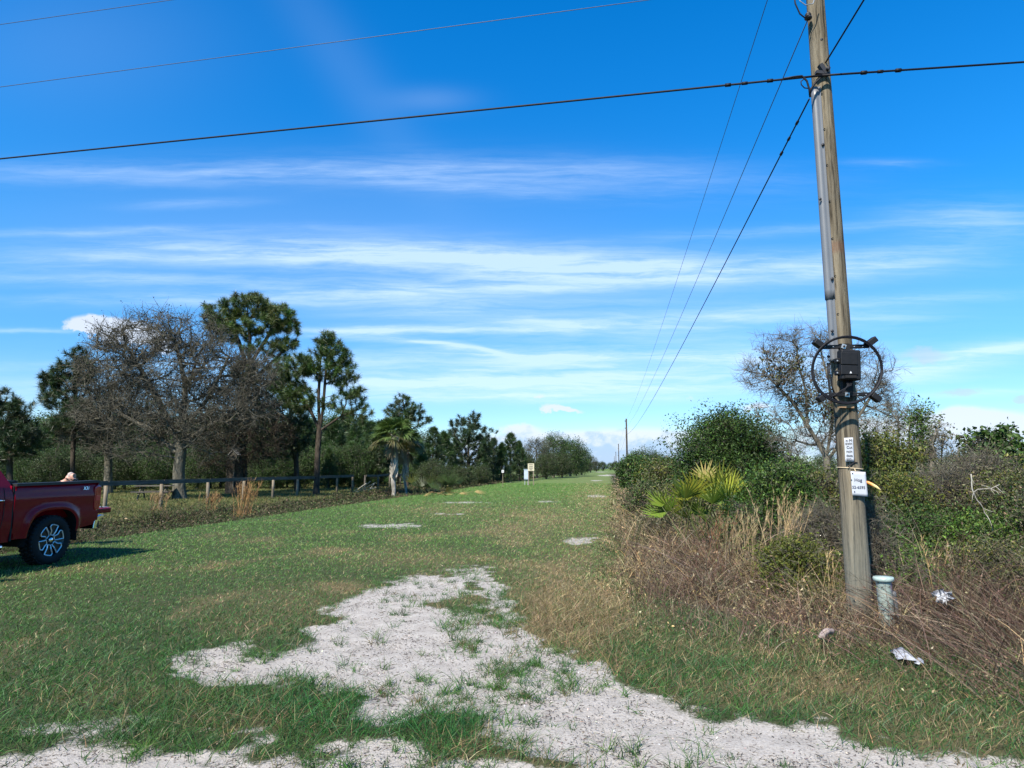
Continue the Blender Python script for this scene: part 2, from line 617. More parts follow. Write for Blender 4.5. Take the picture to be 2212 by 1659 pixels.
def bsdf(t, out, col, rough=0.6, metal=0.0, spec=0.5, coat=0.0, bump=None, bstr=0.3, bdist=0.02):
    p = t.n('ShaderNodeBsdfPrincipled')
    if isinstance(col, tuple) and len(col) == 3:
        col = col + (1.0,)
    if metal < .5:
        col = t.mix(1.0, col, (ALB, ALB, ALB), 'MULTIPLY')
    t.put(p.inputs['Base Color'], col)
    t.put(p.inputs['Roughness'], rough)
    p.inputs['Metallic'].default_value = metal
    p.inputs['Specular IOR Level'].default_value = spec
    p.inputs['Coat Weight'].default_value = coat
    p.inputs['Coat Roughness'].default_value = 0.05
    if bump is not None:
        b = t.n('ShaderNodeBump')
        b.inputs['Strength'].default_value = bstr
        b.inputs['Distance'].default_value = bdist
        t.put(b.inputs['Height'], bump)
        t.l.new(b.outputs[0], p.inputs['Normal'])
    t.l.new(p.outputs[0], out.inputs[0])
    return p


def plain(name, col, rough=0.6, metal=0.0, spec=0.5, coat=0.0, var=0.12, scale=8.0):
    m, t, out = material(name)
    o = t.n('ShaderNodeTexCoord').outputs['Object']
    nz = t.noise(o, scale, 5, 0.6)
    k = t.mapr(nz, 0.3, 0.7, 1 - var, 1 + var, False)
    c = t.mix(1.0, col + (1.0,), t.comb(k, k, k), 'MULTIPLY')
    r = t.m('ADD', rough, t.m('MULTIPLY', t.m('SUBTRACT', nz, 0.5), 0.15))
    bsdf(t, out, c, r, metal, spec, coat)
    return m


def leafmat(name, transl=0.3, rough=0.55, spec=0.3):
    m, t, out = material(name)
    a = t.mix(1.0, t.n('ShaderNodeAttribute', attribute_name='Col').outputs['Color'], (ALB, ALB, ALB), 'MULTIPLY')
    p = t.n('ShaderNodeBsdfPrincipled')
    t.l.new(a, p.inputs['Base Color'])
    p.inputs['Roughness'].default_value = rough
    p.inputs['Specular IOR Level'].default_value = spec
    tr = t.n('ShaderNodeBsdfTranslucent')
    c = t.mix(1.0, a, (1.25, 1.3, 0.7), 'MULTIPLY')
    t.l.new(c, tr.inputs['Color'])
    mx = t.n('ShaderNodeMixShader')
    mx.inputs[0].default_value = transl
    t.l.new(p.outputs[0], mx.inputs[1])
    t.l.new(tr.outputs[0], mx.inputs[2])
    t.l.new(mx.outputs[0], out.inputs[0])
    return m


M = {}
M['leaf'] = leafmat('leaf', 0.18, 0.5, 0.25)
M['needle'] = leafmat('needle', 0.15, 0.45, 0.4)
M['grass'] = leafmat('grass_blade', 0.3, 0.5)
M['straw'] = leafmat('straw', 0.08, 0.65, 0.2)


def barkmat(name, c1, c2, sc=6.0):
    m, t, out = material(name)
    o = t.n('ShaderNodeTexCoord').outputs['Object']
    nz = t.noise(t.mapping(o, sc=(1, 1, 0.35)), sc, 8, 0.7)
    vo = t.n('ShaderNodeTexVoronoi')
    t.put(vo.inputs['Vector'], t.mapping(o, sc=(1, 1, 0.4)))
    vo.inputs['Scale'].default_value = sc * 1.6
    c = t.mix(t.mapr(nz, 0.35, 0.68), c1, c2)
    bsdf(t, out, c, 0.9, 0, 0.2, 0, t.m('ADD', nz, vo.outputs[0]), 0.7, 0.04)
    return m


M['oak_bark'] = barkmat('oak_bark', (0.058, 0.053, 0.040), (0.165, 0.152, 0.120))
M['pine_bark'] = barkmat('pine_bark', (0.032, 0.025, 0.019), (0.085, 0.067, 0.052))
M['twig'] = barkmat('twig_bark', (0.085, 0.075, 0.056), (0.22, 0.20, 0.16), 3.0)
M['palm_bark'] = barkmat('palm_bark', (0.20, 0.18, 0.15), (0.50, 0.47, 0.41), 4.0)


# ground
def ground_mat():
    m, t, out = material('verge_ground')
    at = t.n('ShaderNodeAttribute', attribute_name='Col')
    sp = t.n('ShaderNodeSeparateColor')
    t.l.new(at.outputs['Color'], sp.inputs[0])
    ge = t.n('ShaderNodeNewGeometry').outputs['Position']
    big = t.noise(ge, 0.6, 6, 0.6)
    mid = t.noise(ge, 6.0, 6, 0.65)
    fin = t.noise(ge, 55.0, 5, 0.7)
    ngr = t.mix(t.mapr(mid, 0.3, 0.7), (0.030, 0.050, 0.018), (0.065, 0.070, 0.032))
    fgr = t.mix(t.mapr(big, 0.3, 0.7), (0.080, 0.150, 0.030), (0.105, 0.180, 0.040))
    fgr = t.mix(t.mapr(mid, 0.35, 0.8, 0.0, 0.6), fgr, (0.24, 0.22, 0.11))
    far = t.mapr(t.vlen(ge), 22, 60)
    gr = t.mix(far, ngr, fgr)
    dry = t.mix(t.mapr(fin, 0.3, 0.7), (0.14, 0.105, 0.055), (0.25, 0.19, 0.10))
    gr = t.mix(t.m('MULTIPLY', sp.outputs[1], 0.8), gr, dry)
    scr = t.mix(t.mapr(mid, 0.3, 0.7), (0.040, 0.032, 0.020), (0.095, 0.075, 0.045))
    gr = t.mix(sp.outputs[2], gr, scr)
    sa = t.mix(t.mapr(mid, 0.25, 0.75), (0.37, 0.342, 0.315), (0.52, 0.485, 0.45))
    sa = t.mix(t.mapr(fin, 0.30, 0.62, 0.65, 0.0), sa, (0.27, 0.235, 0.20))
    sa = t.mix(t.mapr(big, 0.5, 0.75, 0.0, 0.5), sa, (0.46, 0.41, 0.36))
    edge = t.m('ADD', sp.outputs[0], t.m('ADD', t.m('MULTIPLY', t.m('SUBTRACT', mid, 0.5), 1.3), t.m('MULTIPLY', t.m('SUBTRACT', fin, 0.5), 0.8)))
    sm = t.m('MULTIPLY', t.mapr(edge, 0.30, 0.72), t.mapr(sp.outputs[0], 0.02, 0.2))
    col = t.mix(sm, gr, sa)
    b = t.m('ADD', t.m('MULTIPLY', mid, 0.6), t.m('MULTIPLY', fin, 0.35))
    bsdf(t, out, col, 0.95, 0, 0.15, 0, b, 0.8, 0.05)
    return m


def graded(lo, hi, fine_lo, fine_hi, st, g=1.12):
    a = list(np.arange(fine_lo, fine_hi + 1e-6, st))
    s, x = st, fine_hi
    up = []
    while x < hi:
        s *= g
        x += s
        up.append(min(x, hi))
    s, x = st, fine_lo
    dn = []
    while x > lo:
        s *= g
        x -= s
        dn.append(max(x, lo))
    return np.array(dn[::-1] + a + up)


def make_ground():
    xs = graded(-3000, 3000, -8, 8, 0.055, 1.055)
    ys = graded(-300, 4500, 2.2, 13, 0.055, 1.045)
    X, Y = np.meshgrid(xs, ys)
    x, y = X.ravel(), Y.ravel()
    Z = zt(x, y)
    sm, dr = np.zeros_like(x), np.zeros_like(x)
    ok = (y > 1.5) & (y < 330) & (np.abs(x) < 330)
    sm[ok] = sandmask(x[ok], y[ok])
    dr[ok] = dryness(x[ok], y[ok])
    sc = np.zeros_like(x)
    sc[ok] = sstep(scrubdist(x[ok], y[ok]), -0.15, 0.5)
    u, w = uw(x, y)
    rough = sstep(w, DITCH_W0 + 0.05, DITCH_W0 - 0.35) * sstep(w, -16.2, -15.2)
    sc = np.maximum(sc, rough * 0.9)
    pasture = sstep(w, -15.2, -16.2)
    dr = np.maximum(dr, 0.35 * pasture * sstep(fbm(x * 0.4, y * 0.4, 77, 3), .3, .7))
    Z = Z - 0.02 * sm + sm * (0.030 * (fbm(x * 3.2, y * 3.2, 21, 3) - 0.5) + 0.012 * (fbm(x * 9, y * 9, 22, 2) - 0.5))
    nx, ny = len(xs), len(ys)
    i = (np.arange(ny - 1)[:, None] * nx + np.arange(nx - 1)[None]).ravel()
    A = Acc()
    A.add(np.stack((x, y, Z), 1), np.stack((i, i + 1, i + nx + 1, i + nx), 1), None, np.stack((sm, dr, sc), 1))
    o = A.build('ground', ground_mat(), smooth=True)
    tag(o, 'flat mown verge with sandy bare patches and rough edges', 'ground', kind='structure')


make_ground()


# ------------------------------------------------------------------ growing trees
def resample(pts, st):
    pts = np.asarray(pts, float)
    d = np.concatenate(([0], np.cumsum(np.linalg.norm(np.diff(pts, axis=0), axis=1))))
    n = max(2, int(d[-1] / st) + 1)
    t = np.linspace(0, d[-1], n)
    return np.stack([np.interp(t, d, pts[:, k]) for k in range(3)], 1)


def grow(trunks, Rb, targets, bf=0.3, seg=0.45, r0=0.010, jit=0.10, arch=0.0, minfrac=0.0, taper=None):
    """joins every target point to the nearest wood, starting from the trunk lines; radii follow from what each branch carries"""
    targets = np.asarray(targets, float)
    cap = 60 * len(trunks) + len(targets) * 14 + 400
    P = np.zeros((cap, 3))
    par = np.full(cap, -1, int)
    pl = np.zeros(cap)
    n = 0
    allow = np.zeros(cap, bool)
    istrunk = np.zeros(cap, bool)
    for tr in trunks:
        tr = resample(tr, 0.3)
        prev = -1
        if n:
            d = np.linalg.norm(P[:n] - tr[0], axis=1)
            prev = int(np.argmin(d))
        for k, p in enumerate(tr):
            P[n] = p
            par[n] = prev
            pl[n] = (pl[prev] + np.linalg.norm(p - P[prev])) if prev >= 0 else 0
            allow[n] = k >= minfrac * len(tr)
            istrunk[n] = True
            prev = n
            n += 1
    top = P[:n]
    dist = np.min(np.linalg.norm(targets[:, None] - top[None, ::3], axis=2), 1)
    order = np.argsort(dist + rng.normal(0, 0.15, len(targets)))
    ends = []
    for ti in order:
        q = targets[ti]
        dv = P[:n] - q
        cost = np.sqrt((dv * dv).sum(1)) + bf * pl[:n] + np.where(allow[:n], 0, 1e6) + 0.6 * np.maximum(dv[:, 2], 0)
        k = int(np.argmin(cost))
        a = P[k].copy()
        L = np.linalg.norm(q - a)
        ns = max(1, int(round(L / seg)))
        side = rng.normal(size=3) * L * jit
        side[2] += arch * L
        prev = k
        for s in range(1, ns + 1):
            f = s / ns
            p = a + (q - a) * f + side * (4 * f * (1 - f)) * 0.5 + (rng.normal(size=3) * 0.03 * seg if s < ns else 0)
            if n >= cap:
                break
            P[n] = p
            par[n] = prev
            pl[n] = pl[prev] + L / ns
            allow[n] = True
            prev = n
            n += 1
        ends.append(prev)
    tips = np.zeros(n)
    haschild = np.zeros(n, bool)
    for i in range(n - 1, -1, -1):
        if not haschild[i]:
            tips[i] += 1
        if par[i] >= 0:
            tips[par[i]] += tips[i]
            haschild[par[i]] = True
    e = math.log(max(tips[0], 2)) / math.log(max(Rb / r0, 1.5))
    r = r0 * tips ** (1 / e)
    nz = np.arange(n)[par[:n] >= 0]
    pr = par[nz]
    rp = np.minimum(r[pr], r[nz] * 1.6 + 0.004)
    rp = np.where(istrunk[nz], r[pr], rp)
    # thicken the foot
    h = P[:n, 2] - P[0, 2]
    fl = 1 + 0.45 * np.exp(-np.maximum(h, 0) / (2.2 * Rb)) * istrunk[:n]
    ends = np.array(ends, int)
    ed = unit(P[ends] - P[par[ends]])
    return dict(P0=P[pr], P1=P[nz], r0=rp * fl[pr], r1=r[nz] * fl[nz], tip=P[ends], dir=ed)


def wood(A, g, thick=0.03, C=None):
    big = g['r1'] > thick
    for m, n in ((big, 8), (~big, 3)):
        if m.any():
            frustums(A, g['P0'][m], g['P1'][m], g['r0'][m], g['r1'][m], n, C)


def in_blobs(blobs, Y, n, shell=0.45, depth=0.85, ragged=0.25):
    """n points spread through ellipsoids given where the crown shows in the photo: (px, py, rx, ry[, weight[, dY]])"""
    b = [tuple(x) + (1.0, 0.0)[len(x) - 4:] for x in blobs]
    wgt = np.array([x[2] * x[3] * x[4] for x in b])
    idx = rng.choice(len(b), n, p=wgt / wgt.sum())
    d = rdir(n)
    rr = (shell + (1 - shell) * rng.random(n)) ** 0.6 * np.where(rng.random(n) < 0.16, 1.0 + ragged * rng.random(n), 1.0)
    out = np.zeros((n, 3))
    for k, x in enumerate(b):
        m = idx == k
        yy = Y + x[5]
        c = pw(x[0], x[1], yy)
        s = yy / F
        out[m] = c + d[m] * rr[m, None] * np.array((x[2] * s, x[2] * s * depth, x[3] * s))
    return out


def tree_root(name, px, Y, label, cat, group=None):
    p = pw(px, 1012, Y)
    z = zt1(p[0], p[1])
    return empty(name, (p[0], p[1], z), 0, label, cat, group), np.array((p[0], p[1], z))


def tufts(A, tip, dr, L=0.30, n=46, w=0.012, C=(0.045, 0.075, 0.022), spread=1.0, var=0.25):
    N = len(tip)
    tc = tint_of(N, C, var, 0.10)
    B = np.repeat(tip, n, 0) - np.repeat(dr, n, 0) * (rng.random((N * n, 1)) * L * 0.8)
    D = unit(np.repeat(dr, n, 0) * 0.75 + rdir(N * n) * spread)
    ribbons(A, B, D, L * (0.7 + 0.5 * rng.random(N * n)), w, np.array([[0, 0, -0.18]]).repeat(N * n, 0), 1,
            np.repeat(tc, n, 0) * np.exp(rng.normal(0, 0.12, (N * n, 1))))


def pine(name, px, Y, blobs, trunks, Rb, ntip, label, group=None, L=0.34, nn=42, C=(0.055, 0.092, 0.022), w=0.026, bf=0.25, minfrac=0.35, dead=12):
    root, o = tree_root(name, px, Y, label, 'tree', group)
    tr = []
    for t in trunks:
        tr.append([pw(x, y, Y) if y < 1060 else np.array((pw(x, y, Y)[0], o[1], o[2] - 0.1)) for x, y in t])
    T = in_blobs(blobs, Y, ntip, 0.3)
    g = grow(tr, Rb, T, bf=bf, seg=0.5, r0=0.012, jit=0.16, arch=-0.10, minfrac=minfrac)
    A = Acc()
    wood(A, g)
    A.build('trunk', M['pine_bark'], root, True, o)
    B = Acc()
    d = unit(g['dir'] * 0.7 + np.array((0, 0, 0.55)))
    tufts(B, g['tip'], d, L, int(nn * 1.5), w, C)
    B.build('crown', M['needle'], root, False, o)
    return root


def barecrown(g, A, ntw, L, r, C=None, up=0.15, sub=2):
    """twigs and twiglets at the tips"""
    N = len(g['tip'])
    B = np.repeat(g['tip'], ntw, 0) - np.repeat(g['dir'], ntw, 0) * (rng.random((N * ntw, 1)) * 0.35)
    D = unit(np.repeat(g['dir'], ntw, 0) * 0.6 + rdir(N * ntw, up))
    LL = L * (0.5 + rng.random((N * ntw, 1)))
    k = B + D * LL * 0.5
    D2 = unit(D + rdir(N * ntw) * 0.45)
    e = k + D2 * LL * 0.5
    frustums(A, B, k, r, r * 0.8, 3, C)
    frustums(A, k, e, r * 0.8, r * 0.4, 3, C)
    for _ in range(sub):
        f = rng.random((N * ntw, 1))
        s = B + (k - B) * f
        D3 = unit(D + rdir(N * ntw) * 0.9)
        frustums(A, s, s + D3 * LL * 0.5, r * 0.7, r * 0.35, 3, C)
    return e


def woodlist(name, px, Y, blobs, trunks, Rb, ntip, label, cat='tree', group=None, bark='oak_bark', ntw=6, tl=0.5, tr_=0.008, nleaf=0, lsize=0.08,
             lcol=(0.06, 0.06, 0.03), bf=0.25, minfrac=0.3, jit=0.2, sub=2, lrad=0.3, depth=0.85, asp=0.45, arch=0.02, r0=0.009, base=True, leafblobs=None, seg=0.4, shell=0.3):
    if cat == 'shrub':
        nleaf, lsize = int(nleaf * 1.6), lsize * 1.12
    root, o = tree_root(name, px, Y, label, cat, group)
    tr = []
    for t in trunks:
        tr.append([pw(x, y, Y + (dy[0] if dy else 0)) for x, y, *dy in t])
    for t in tr:
        if t[0][2] < 0.8 and base:
            t[0] = np.array((t[0][0], t[0][1], o[2] - 0.1))
    T = in_blobs(blobs, Y, ntip, shell, depth, 0.7 if cat == 'shrub' else 0.25)
    T[:, 2] = np.maximum(T[:, 2], o[2] + 0.1)
    g = grow(tr, Rb, T, bf=bf, seg=seg, r0=r0, jit=jit, arch=arch, minfrac=minfrac)
    A = Acc()
    wood(A, g, 0.025)
    e = barecrown(g, A, ntw, tl, tr_, None, 0.15, sub) if ntw else g['tip']
    A.build('trunk', M[bark], root, True, o)
    if nleaf:
        B = Acc()
        src = e
        if leafblobs:
            q = in_blobs(leafblobs, Y, 60, 0.0)
            d = np.min(np.linalg.norm(e[:, None] - q[None], axis=2), 1)
            src = e[d < np.quantile(d, 0.22)]
        P = src[rng.integers(0, len(src), nleaf)] + rng.normal(0, lrad, (nleaf, 3)) * np.array((1, 1, 0.7))
        P[:, 2] = np.maximum(P[:, 2], o[2] + 0.05)
        cl = np.exp(0.25 * rng.normal(size=len(src)))
        cols = lcol if isinstance(lcol, list) else [lcol]
        leaves(B, P, lsize * (0.45 + 1.1 * rng.random(nleaf) ** 1.4), pick_of(nleaf, cols, [1] * len(cols), 0.28), asp)
        B.build('crown', M['leaf'], root, False, o)
    return root


# ------------------------------------------------------------------ woods beyond the fence
def woods():
    # the tall flat-topped pine
    pine('pine_tree', 528, 46, [(480, 672, 46, 26), (540, 655, 60, 24), (598, 678, 42, 28), (632, 702, 20, 18), (565, 700, 70, 24), (618, 742, 34, 18), (500, 715, 55, 22),
                                (575, 750, 55, 20, 0.6), (610, 790, 40, 26, 0.5), (470, 700, 30, 20), (545, 800, 50, 30, 0.5)],
         [[(526, 1068), (524, 950), (530, 860), (538, 790), (540, 730), (535, 680)], [(536, 800), (515, 735), (490, 690)], [(538, 790), (580, 725), (600, 690)], [(540, 830), (590, 780), (625, 745)]],
         0.27, 700, 'tallest pine, flat umbrella crown over the bare oak', L=0.42, nn=50, C=(0.075, 0.110, 0.026), minfrac=0.4)
    # open pine with a double stem
    pine('pine_tree', 690, 43, [(700, 727, 26, 20), (718, 752, 36, 22), (690, 785, 50, 34), (640, 790, 42, 28), (735, 800, 38, 34), (622, 838, 40, 36), (762, 832, 34, 28, 0.4),
                                (786, 880, 24, 18, 0.5), (772, 850, 30, 18, 0.5), (738, 872, 46, 26, 0.4), (650, 862, 44, 34), (770, 905, 34, 18, 0.6), (605, 800, 25, 30), (745, 760, 22, 14, 0.6)],
         [[(683, 1070), (686, 980), (690, 930), (688, 860), (692, 780), (702, 728)], [(690, 935), (698, 880), (704, 800), (716, 750)], [(692, 930), (735, 900), (780, 882)], [(688, 925), (668, 880), (648, 850)]],
         0.18, 560, 'open pine with twin stems and ragged tufts, nearest the palm', L=0.40, nn=50, minfrac=0.45)
    pine('pine_tree', 640, 50, [(612, 900, 58, 55), (585, 855, 46, 40), (645, 935, 50, 45), (600, 960, 60, 40), (560, 915, 40, 50)],
         [[(642, 1066), (638, 960), (625, 880), (610, 840)]], 0.18, 560, 'dark dense pine between the tallest pine and the twin-stemmed pine', L=0.38, nn=48, C=(0.036, 0.066, 0.018))
    pine('pine_tree', 156, 44, [(166, 764, 24, 20), (142, 792, 34, 24), (110, 820, 28, 24), (150, 830, 42, 30), (118, 862, 36, 25), (165, 880, 44, 26), (185, 800, 20, 30), (140, 910, 50, 22, 0.7)],
         [[(156, 1066), (158, 960), (162, 880), (166, 800), (168, 768)]], 0.14, 380, 'slender dark pine at the outer edge of the bare oaks', L=0.40, nn=46, C=(0.030, 0.055, 0.018), minfrac=0.5)
    pine('pine_tree', 22, 40, [(18, 858, 36, 26), (48, 880, 28, 20), (10, 898, 44, 36), (40, 930, 46, 40), (0, 965, 60, 40), (60, 950, 34, 40), (-40, 890, 40, 50)],
         [[(22, 1075), (20, 960), (18, 870)]], 0.16, 450, 'bushy low-limbed dark pine behind the truck cab', L=0.38, nn=46, C=(0.030, 0.052, 0.020))
    pine('pine_tree', 882, 60, [(868, 862, 22, 16), (895, 884, 26, 18), (850, 880, 20, 14), (908, 912, 20, 12), (872, 898, 40, 16), (925, 905, 10, 8)],
         [[(880, 1058), (880, 960), (876, 900), (870, 860)]], 0.14, 190, 'small tufted pine rising behind the cabbage palm', L=0.42, nn=40, C=(0.040, 0.070, 0.022))
    pine('pine_tree', 1012, 78, [(1015, 902, 28, 13), (1000, 922, 40, 22), (1032, 932, 36, 22), (984, 950, 28, 20), (1046, 958, 26, 22), (1010, 968, 55, 28), (1014, 1000, 46, 16), (1052, 980, 22, 20)],
         [[(1012, 1043), (1012, 960), (1015, 905)]], 0.2, 420, 'round-headed pine standing clear between the palm and the roadside sign', L=0.5, nn=44, w=0.036, C=(0.032, 0.058, 0.020))
    # bare oaks
    woodlist('oak_tree', 388, 37, [(300, 735, 110, 40), (400, 725, 100, 44), (255, 800, 90, 64), (360, 800, 120, 74), (470, 800, 95, 76), (205, 880, 50, 50), (300, 895, 110, 60), (420, 905, 120, 56),
                                   (525, 880, 70, 56), (555, 810, 55, 46), (345, 690, 60, 22, 0.6), (240, 742, 55, 24, 0.6), (430, 690, 40, 18, 0.6), (470, 960, 70, 30, 0.6), (310, 965, 80, 26, 0.6)],
             [[(388, 1082), (386, 1020), (392, 965), (398, 920)], [(390, 970), (350, 880), (300, 790), (270, 745)], [(398, 925), (400, 830), (380, 740)], [(398, 925), (450, 860), (490, 780)],
              [(392, 960), (450, 920), (520, 890)], [(388, 985), (330, 930), (250, 890)]],
             0.30, 1350, 'big leafless grey oak with a wide twiggy crown by the fence', ntw=5, tl=0.75, tr_=0.012, nleaf=9000, lsize=0.10, lcol=[(0.040, 0.042, 0.024), (0.055, 0.05, 0.032), (0.034, 0.046, 0.018)],
             lrad=0.10, bf=0.14, minfrac=0.5, sub=2, r0=0.018)
    woodlist('oak_tree', 233, 45, [(205, 830, 56, 56), (230, 900, 80, 48), (295, 860, 70, 60), (182, 930, 60, 40), (250, 960, 70, 34, 0.7)],
             [[(233, 1068), (234, 1000), (232, 930), (240, 860)], [(233, 960), (200, 890), (190, 830)], [(234, 950), (280, 890), (300, 840)]],
             0.24, 600, 'smaller leafless oak just behind the tailgate of the truck', ntw=5, tl=0.8, tr_=0.012, nleaf=9000, lsize=0.10, lcol=[(0.036, 0.036, 0.024), (0.032, 0.042, 0.02)], lrad=0.12, bf=0.14, minfrac=0.5, r0=0.014)
    woodlist('oak_tree', 505, 45.2, [(520, 850, 80, 60), (470, 930, 80, 50), (560, 940, 70, 50), (500, 990, 90, 30)],
             [[(508, 1064), (505, 980), (512, 900), (520, 840)], [(506, 985), (470, 930)], [(506, 970), (560, 930)]],
             0.5, 420, 'thick-trunked dark oak carrying the birdhouse', bark='pine_bark', ntw=5, tl=0.9, tr_=0.011, nleaf=14000, lsize=0.12, lcol=[(0.028, 0.036, 0.016), (0.04, 0.045, 0.022)], lrad=0.5, bf=0.2)
    pine('pine_tree', 452, 56, [(450, 930, 30, 40), (455, 890, 20, 20), (440, 970, 36, 20)], [[(452, 1058), (452, 960), (452, 890)]], 0.17, 90, 'thin straight pine stem seen between the two bigger oaks', L=0.4, C=(0.028, 0.05, 0.018))

    # young pines and broadleaf trees that fill the wood: three of each kind, then copies
    def yprof(n, h, r, k):
        z = h * (0.06 + 0.94 * rng.random(n) ** 0.8)
        rr = r * (1.02 - z / h) ** k * np.sqrt(0.15 + 0.85 * rng.random(n))
        a = rng.random(n) * 2 * np.pi
        return np.stack((rr * np.cos(a), rr * np.sin(a), z), 1)

    G1 = 'young pines filling the wood'
    protos = []
    for k, (h, r, pw_, n, c) in enumerate(((5.0, 1.7, 0.7, 230, (0.040, 0.076, 0.020)), (6.2, 1.6, 0.55, 230, (0.036, 0.066, 0.020)), (4.2, 1.6, 0.8, 200, (0.056, 0.100, 0.024)))):
        root = empty('young_pine', (0, 0, 0), 0, 'young pine', 'tree', G1)
        g = grow([[np.array((0, 0, -.1)), np.array((0.05, 0, h * .5)), np.array((0, 0.05, h * .98))]], 0.10, yprof(n, h, r, pw_), bf=0.3, seg=0.5, r0=0.008, arch=-0.08)
        A = Acc()
        wood(A, g)
        A.build('trunk', M['pine_bark'], root, True)
        B = Acc()
        tufts(B, g['tip'], unit(g['dir'] * .6 + np.array((0, 0, .7))), 0.42, 50, 0.034, c)
        B.build('crown', M['needle'], root)
        protos.append(root)
    G2 = 'broadleaf trees filling the wood'
    bprotos = []
    for k, (h, r, c) in enumerate(((5.0, 2.3, [(0.034, 0.068, 0.016), (0.052, 0.092, 0.022)]), (4.2, 2.0, [(0.036, 0.058, 0.018), (0.05, 0.072, 0.024)]), (5.6, 2.4, [(0.10, 0.10, 0.075), (0.07, 0.075, 0.05)]))):
        root = empty('broadleaf_tree', (0, 0, 0), 0, 'bushy tree', 'tree', G2)
        n = 300
        d = rdir(n)
        T = d * (0.4 + 0.6 * rng.random((n, 1))) ** 0.5 * np.array((r, r, h * 0.46)) + np.array((0, 0, h * 0.54))
        lump = 0.75 + 0.5 * fbm(d[:, 0] * 2 + 9, d[:, 1] * 2 + d[:, 2] * 2.3 + 4, 40 + k, 2)
        T[:, :2] *= lump[:, None]
        T[:, 2] = np.maximum(h * .08, T[:, 2] * (0.85 + 0.25 * lump))
        g = grow([[np.array((0, 0, -.1)), np.array((.1, 0, h * .35)), np.array((-.1, .1, h * .75))]], 0.16, T, bf=0.2, seg=0.45, r0=0.009, jit=.2)
        A = Acc()
        wood(A, g)
        e = barecrown(g, A, 3, 0.5, 0.008)
        A.build('trunk', M['oak_bark'], root, True)
        B = Acc()
        nl = 11000 if k < 2 else 7000
        P = e[rng.integers(0, len(e), nl)] + rng.normal(0, 0.22, (nl, 3))
        leaves(B, P, 0.14 * (0.6 + 0.8 * rng.random(nl)), pick_of(nl, c, [1] * len(c), 0.3), 0.55)
        B.build('crown', M['leaf'], root)
        bprotos.append(root)

    used = {}

    def put(lst, k, px, Y, top, label, group, ph):
        p = pw(px, 1012, Y)
        H = (1013 - top) / F * Y + CAMH
        s = H / ph
        z = zt1(p[0], p[1])
        sc = (s * (0.85 + 0.35 * rng.random()), s * (0.85 + 0.35 * rng.random()), s)
        rz = rng.random() * 6.28
        src = lst[k]
        if id(src) not in used:
            used[id(src)] = 1
            src.location = (p[0], p[1], z)
            src.scale = sc
            src.rotation_euler = (0, 0, rz)
            src['label'] = label
            src['group'] = group
            return src
        return dup(src, (p[0], p[1], z), rz, sc, label, group)
    PH = (5.3, 6.5, 4.5)
    BH = (5.2, 4.4, 5.8)
    lab_p = 'dark young pine among many in the wood behind the rail fence'
    lab_b = 'dark bushy tree in the wood behind the rail fence'
    for (px, Y, top, k) in ((-60, 62, 900, 0), (-10, 70, 930, 1), (75, 66, 935, 2), (120, 80, 945, 1), (105, 60, 900, 0), (190, 72, 930, 0), (265, 84, 940, 1), (330, 68, 930, 2), (360, 90, 935, 0),
                            (425, 74, 925, 1), (545, 78, 920, 0), (575, 92, 925, 2), (665, 70, 900, 0), (720, 66, 895, 0), (745, 78, 880, 1), (780, 80, 895, 2), (800, 70, 905, 0), (832, 74, 900, 1), (765, 62, 915, 0), (818, 60, 905, 1), (60, 58, 960, 2),
                            (225, 60, 960, 2), (400, 62, 965, 0), (480, 66, 960, 2), (622, 60, 970, 2), (710, 56, 965, 0), (758, 60, 950, 2)):
        put(protos, k, px, Y, top, lab_p, G1, PH[k])
    for (px, Y, top, k) in ((-20, 90, 905, 0), (50, 96, 915, 1), (95, 88, 905, 0), (165, 92, 895, 1), (240, 96, 905, 0), (310, 90, 900, 0), (380, 96, 905, 1), (440, 88, 900, 0), (500, 94, 905, 0), (560, 98, 900, 1), (620, 92, 900, 0), (690, 96, 905, 0), (735, 92, 910, 1), (790, 96, 920, 0), (830, 90, 930, 0), (890, 86, 940, 1), (30, 58, 965, 1), (-40, 54, 960, 0), (150, 56, 975, 0), (200, 66, 965, 1), (300, 58, 975, 0), (345, 66, 970, 1), (450, 60, 980, 1), (520, 66, 965, 0), (600, 58, 985, 1), (660, 64, 965, 0),
                            (730, 60, 975, 1), (775, 66, 960, 0), (250, 52, 985, 1), (110, 50, 985, 1), (560, 56, 980, 0), (810, 62, 975, 1), (60, 53, 975, 0), (130, 54, 970, 0), (182, 52, 985, 1), (272, 55, 970, 0), (318, 53, 980, 0), (362, 56, 970, 0), (428, 54, 975, 0), (478, 57, 965, 0), (540, 58, 970, 0), (588, 55, 975, 0), (648, 57, 970, 0), (705, 58, 965, 0), (765, 59, 965, 0)):
        put(bprotos, k, px, Y, top, lab_b, G2, BH[k])
    for (px, Y, top, k, lab) in ((935, 66, 918, 1, 'narrow dark pine next after the cabbage palm'), (958, 74, 928, 0, 'small dense pine close against the round-headed pine'), (905, 64, 950, 2, 'bright green bushy pine behind the palm trunk'),
                                 (1066, 84, 936, 1, 'pointed pine on the road side of the round-headed pine'), (1103, 88, 930, 1, 'pointed pine nearest the leafless grey tree'), (1084, 80, 952, 0, 'low dark pine between the two pointed pines'),
                                 (1122, 92, 950, 0, 'low pine behind the cream sign'), (860, 70, 935, 0, 'dark pine behind the cabbage palm fronds'), (985, 84, 945, 0, 'low pine filling the gap under the round-headed pine'),
                                 (1045, 92, 950, 2, 'small pine beneath the round-headed pine crown edge')):
        put(protos, k, px, Y, top, lab, 'pines along the verge', PH[k])
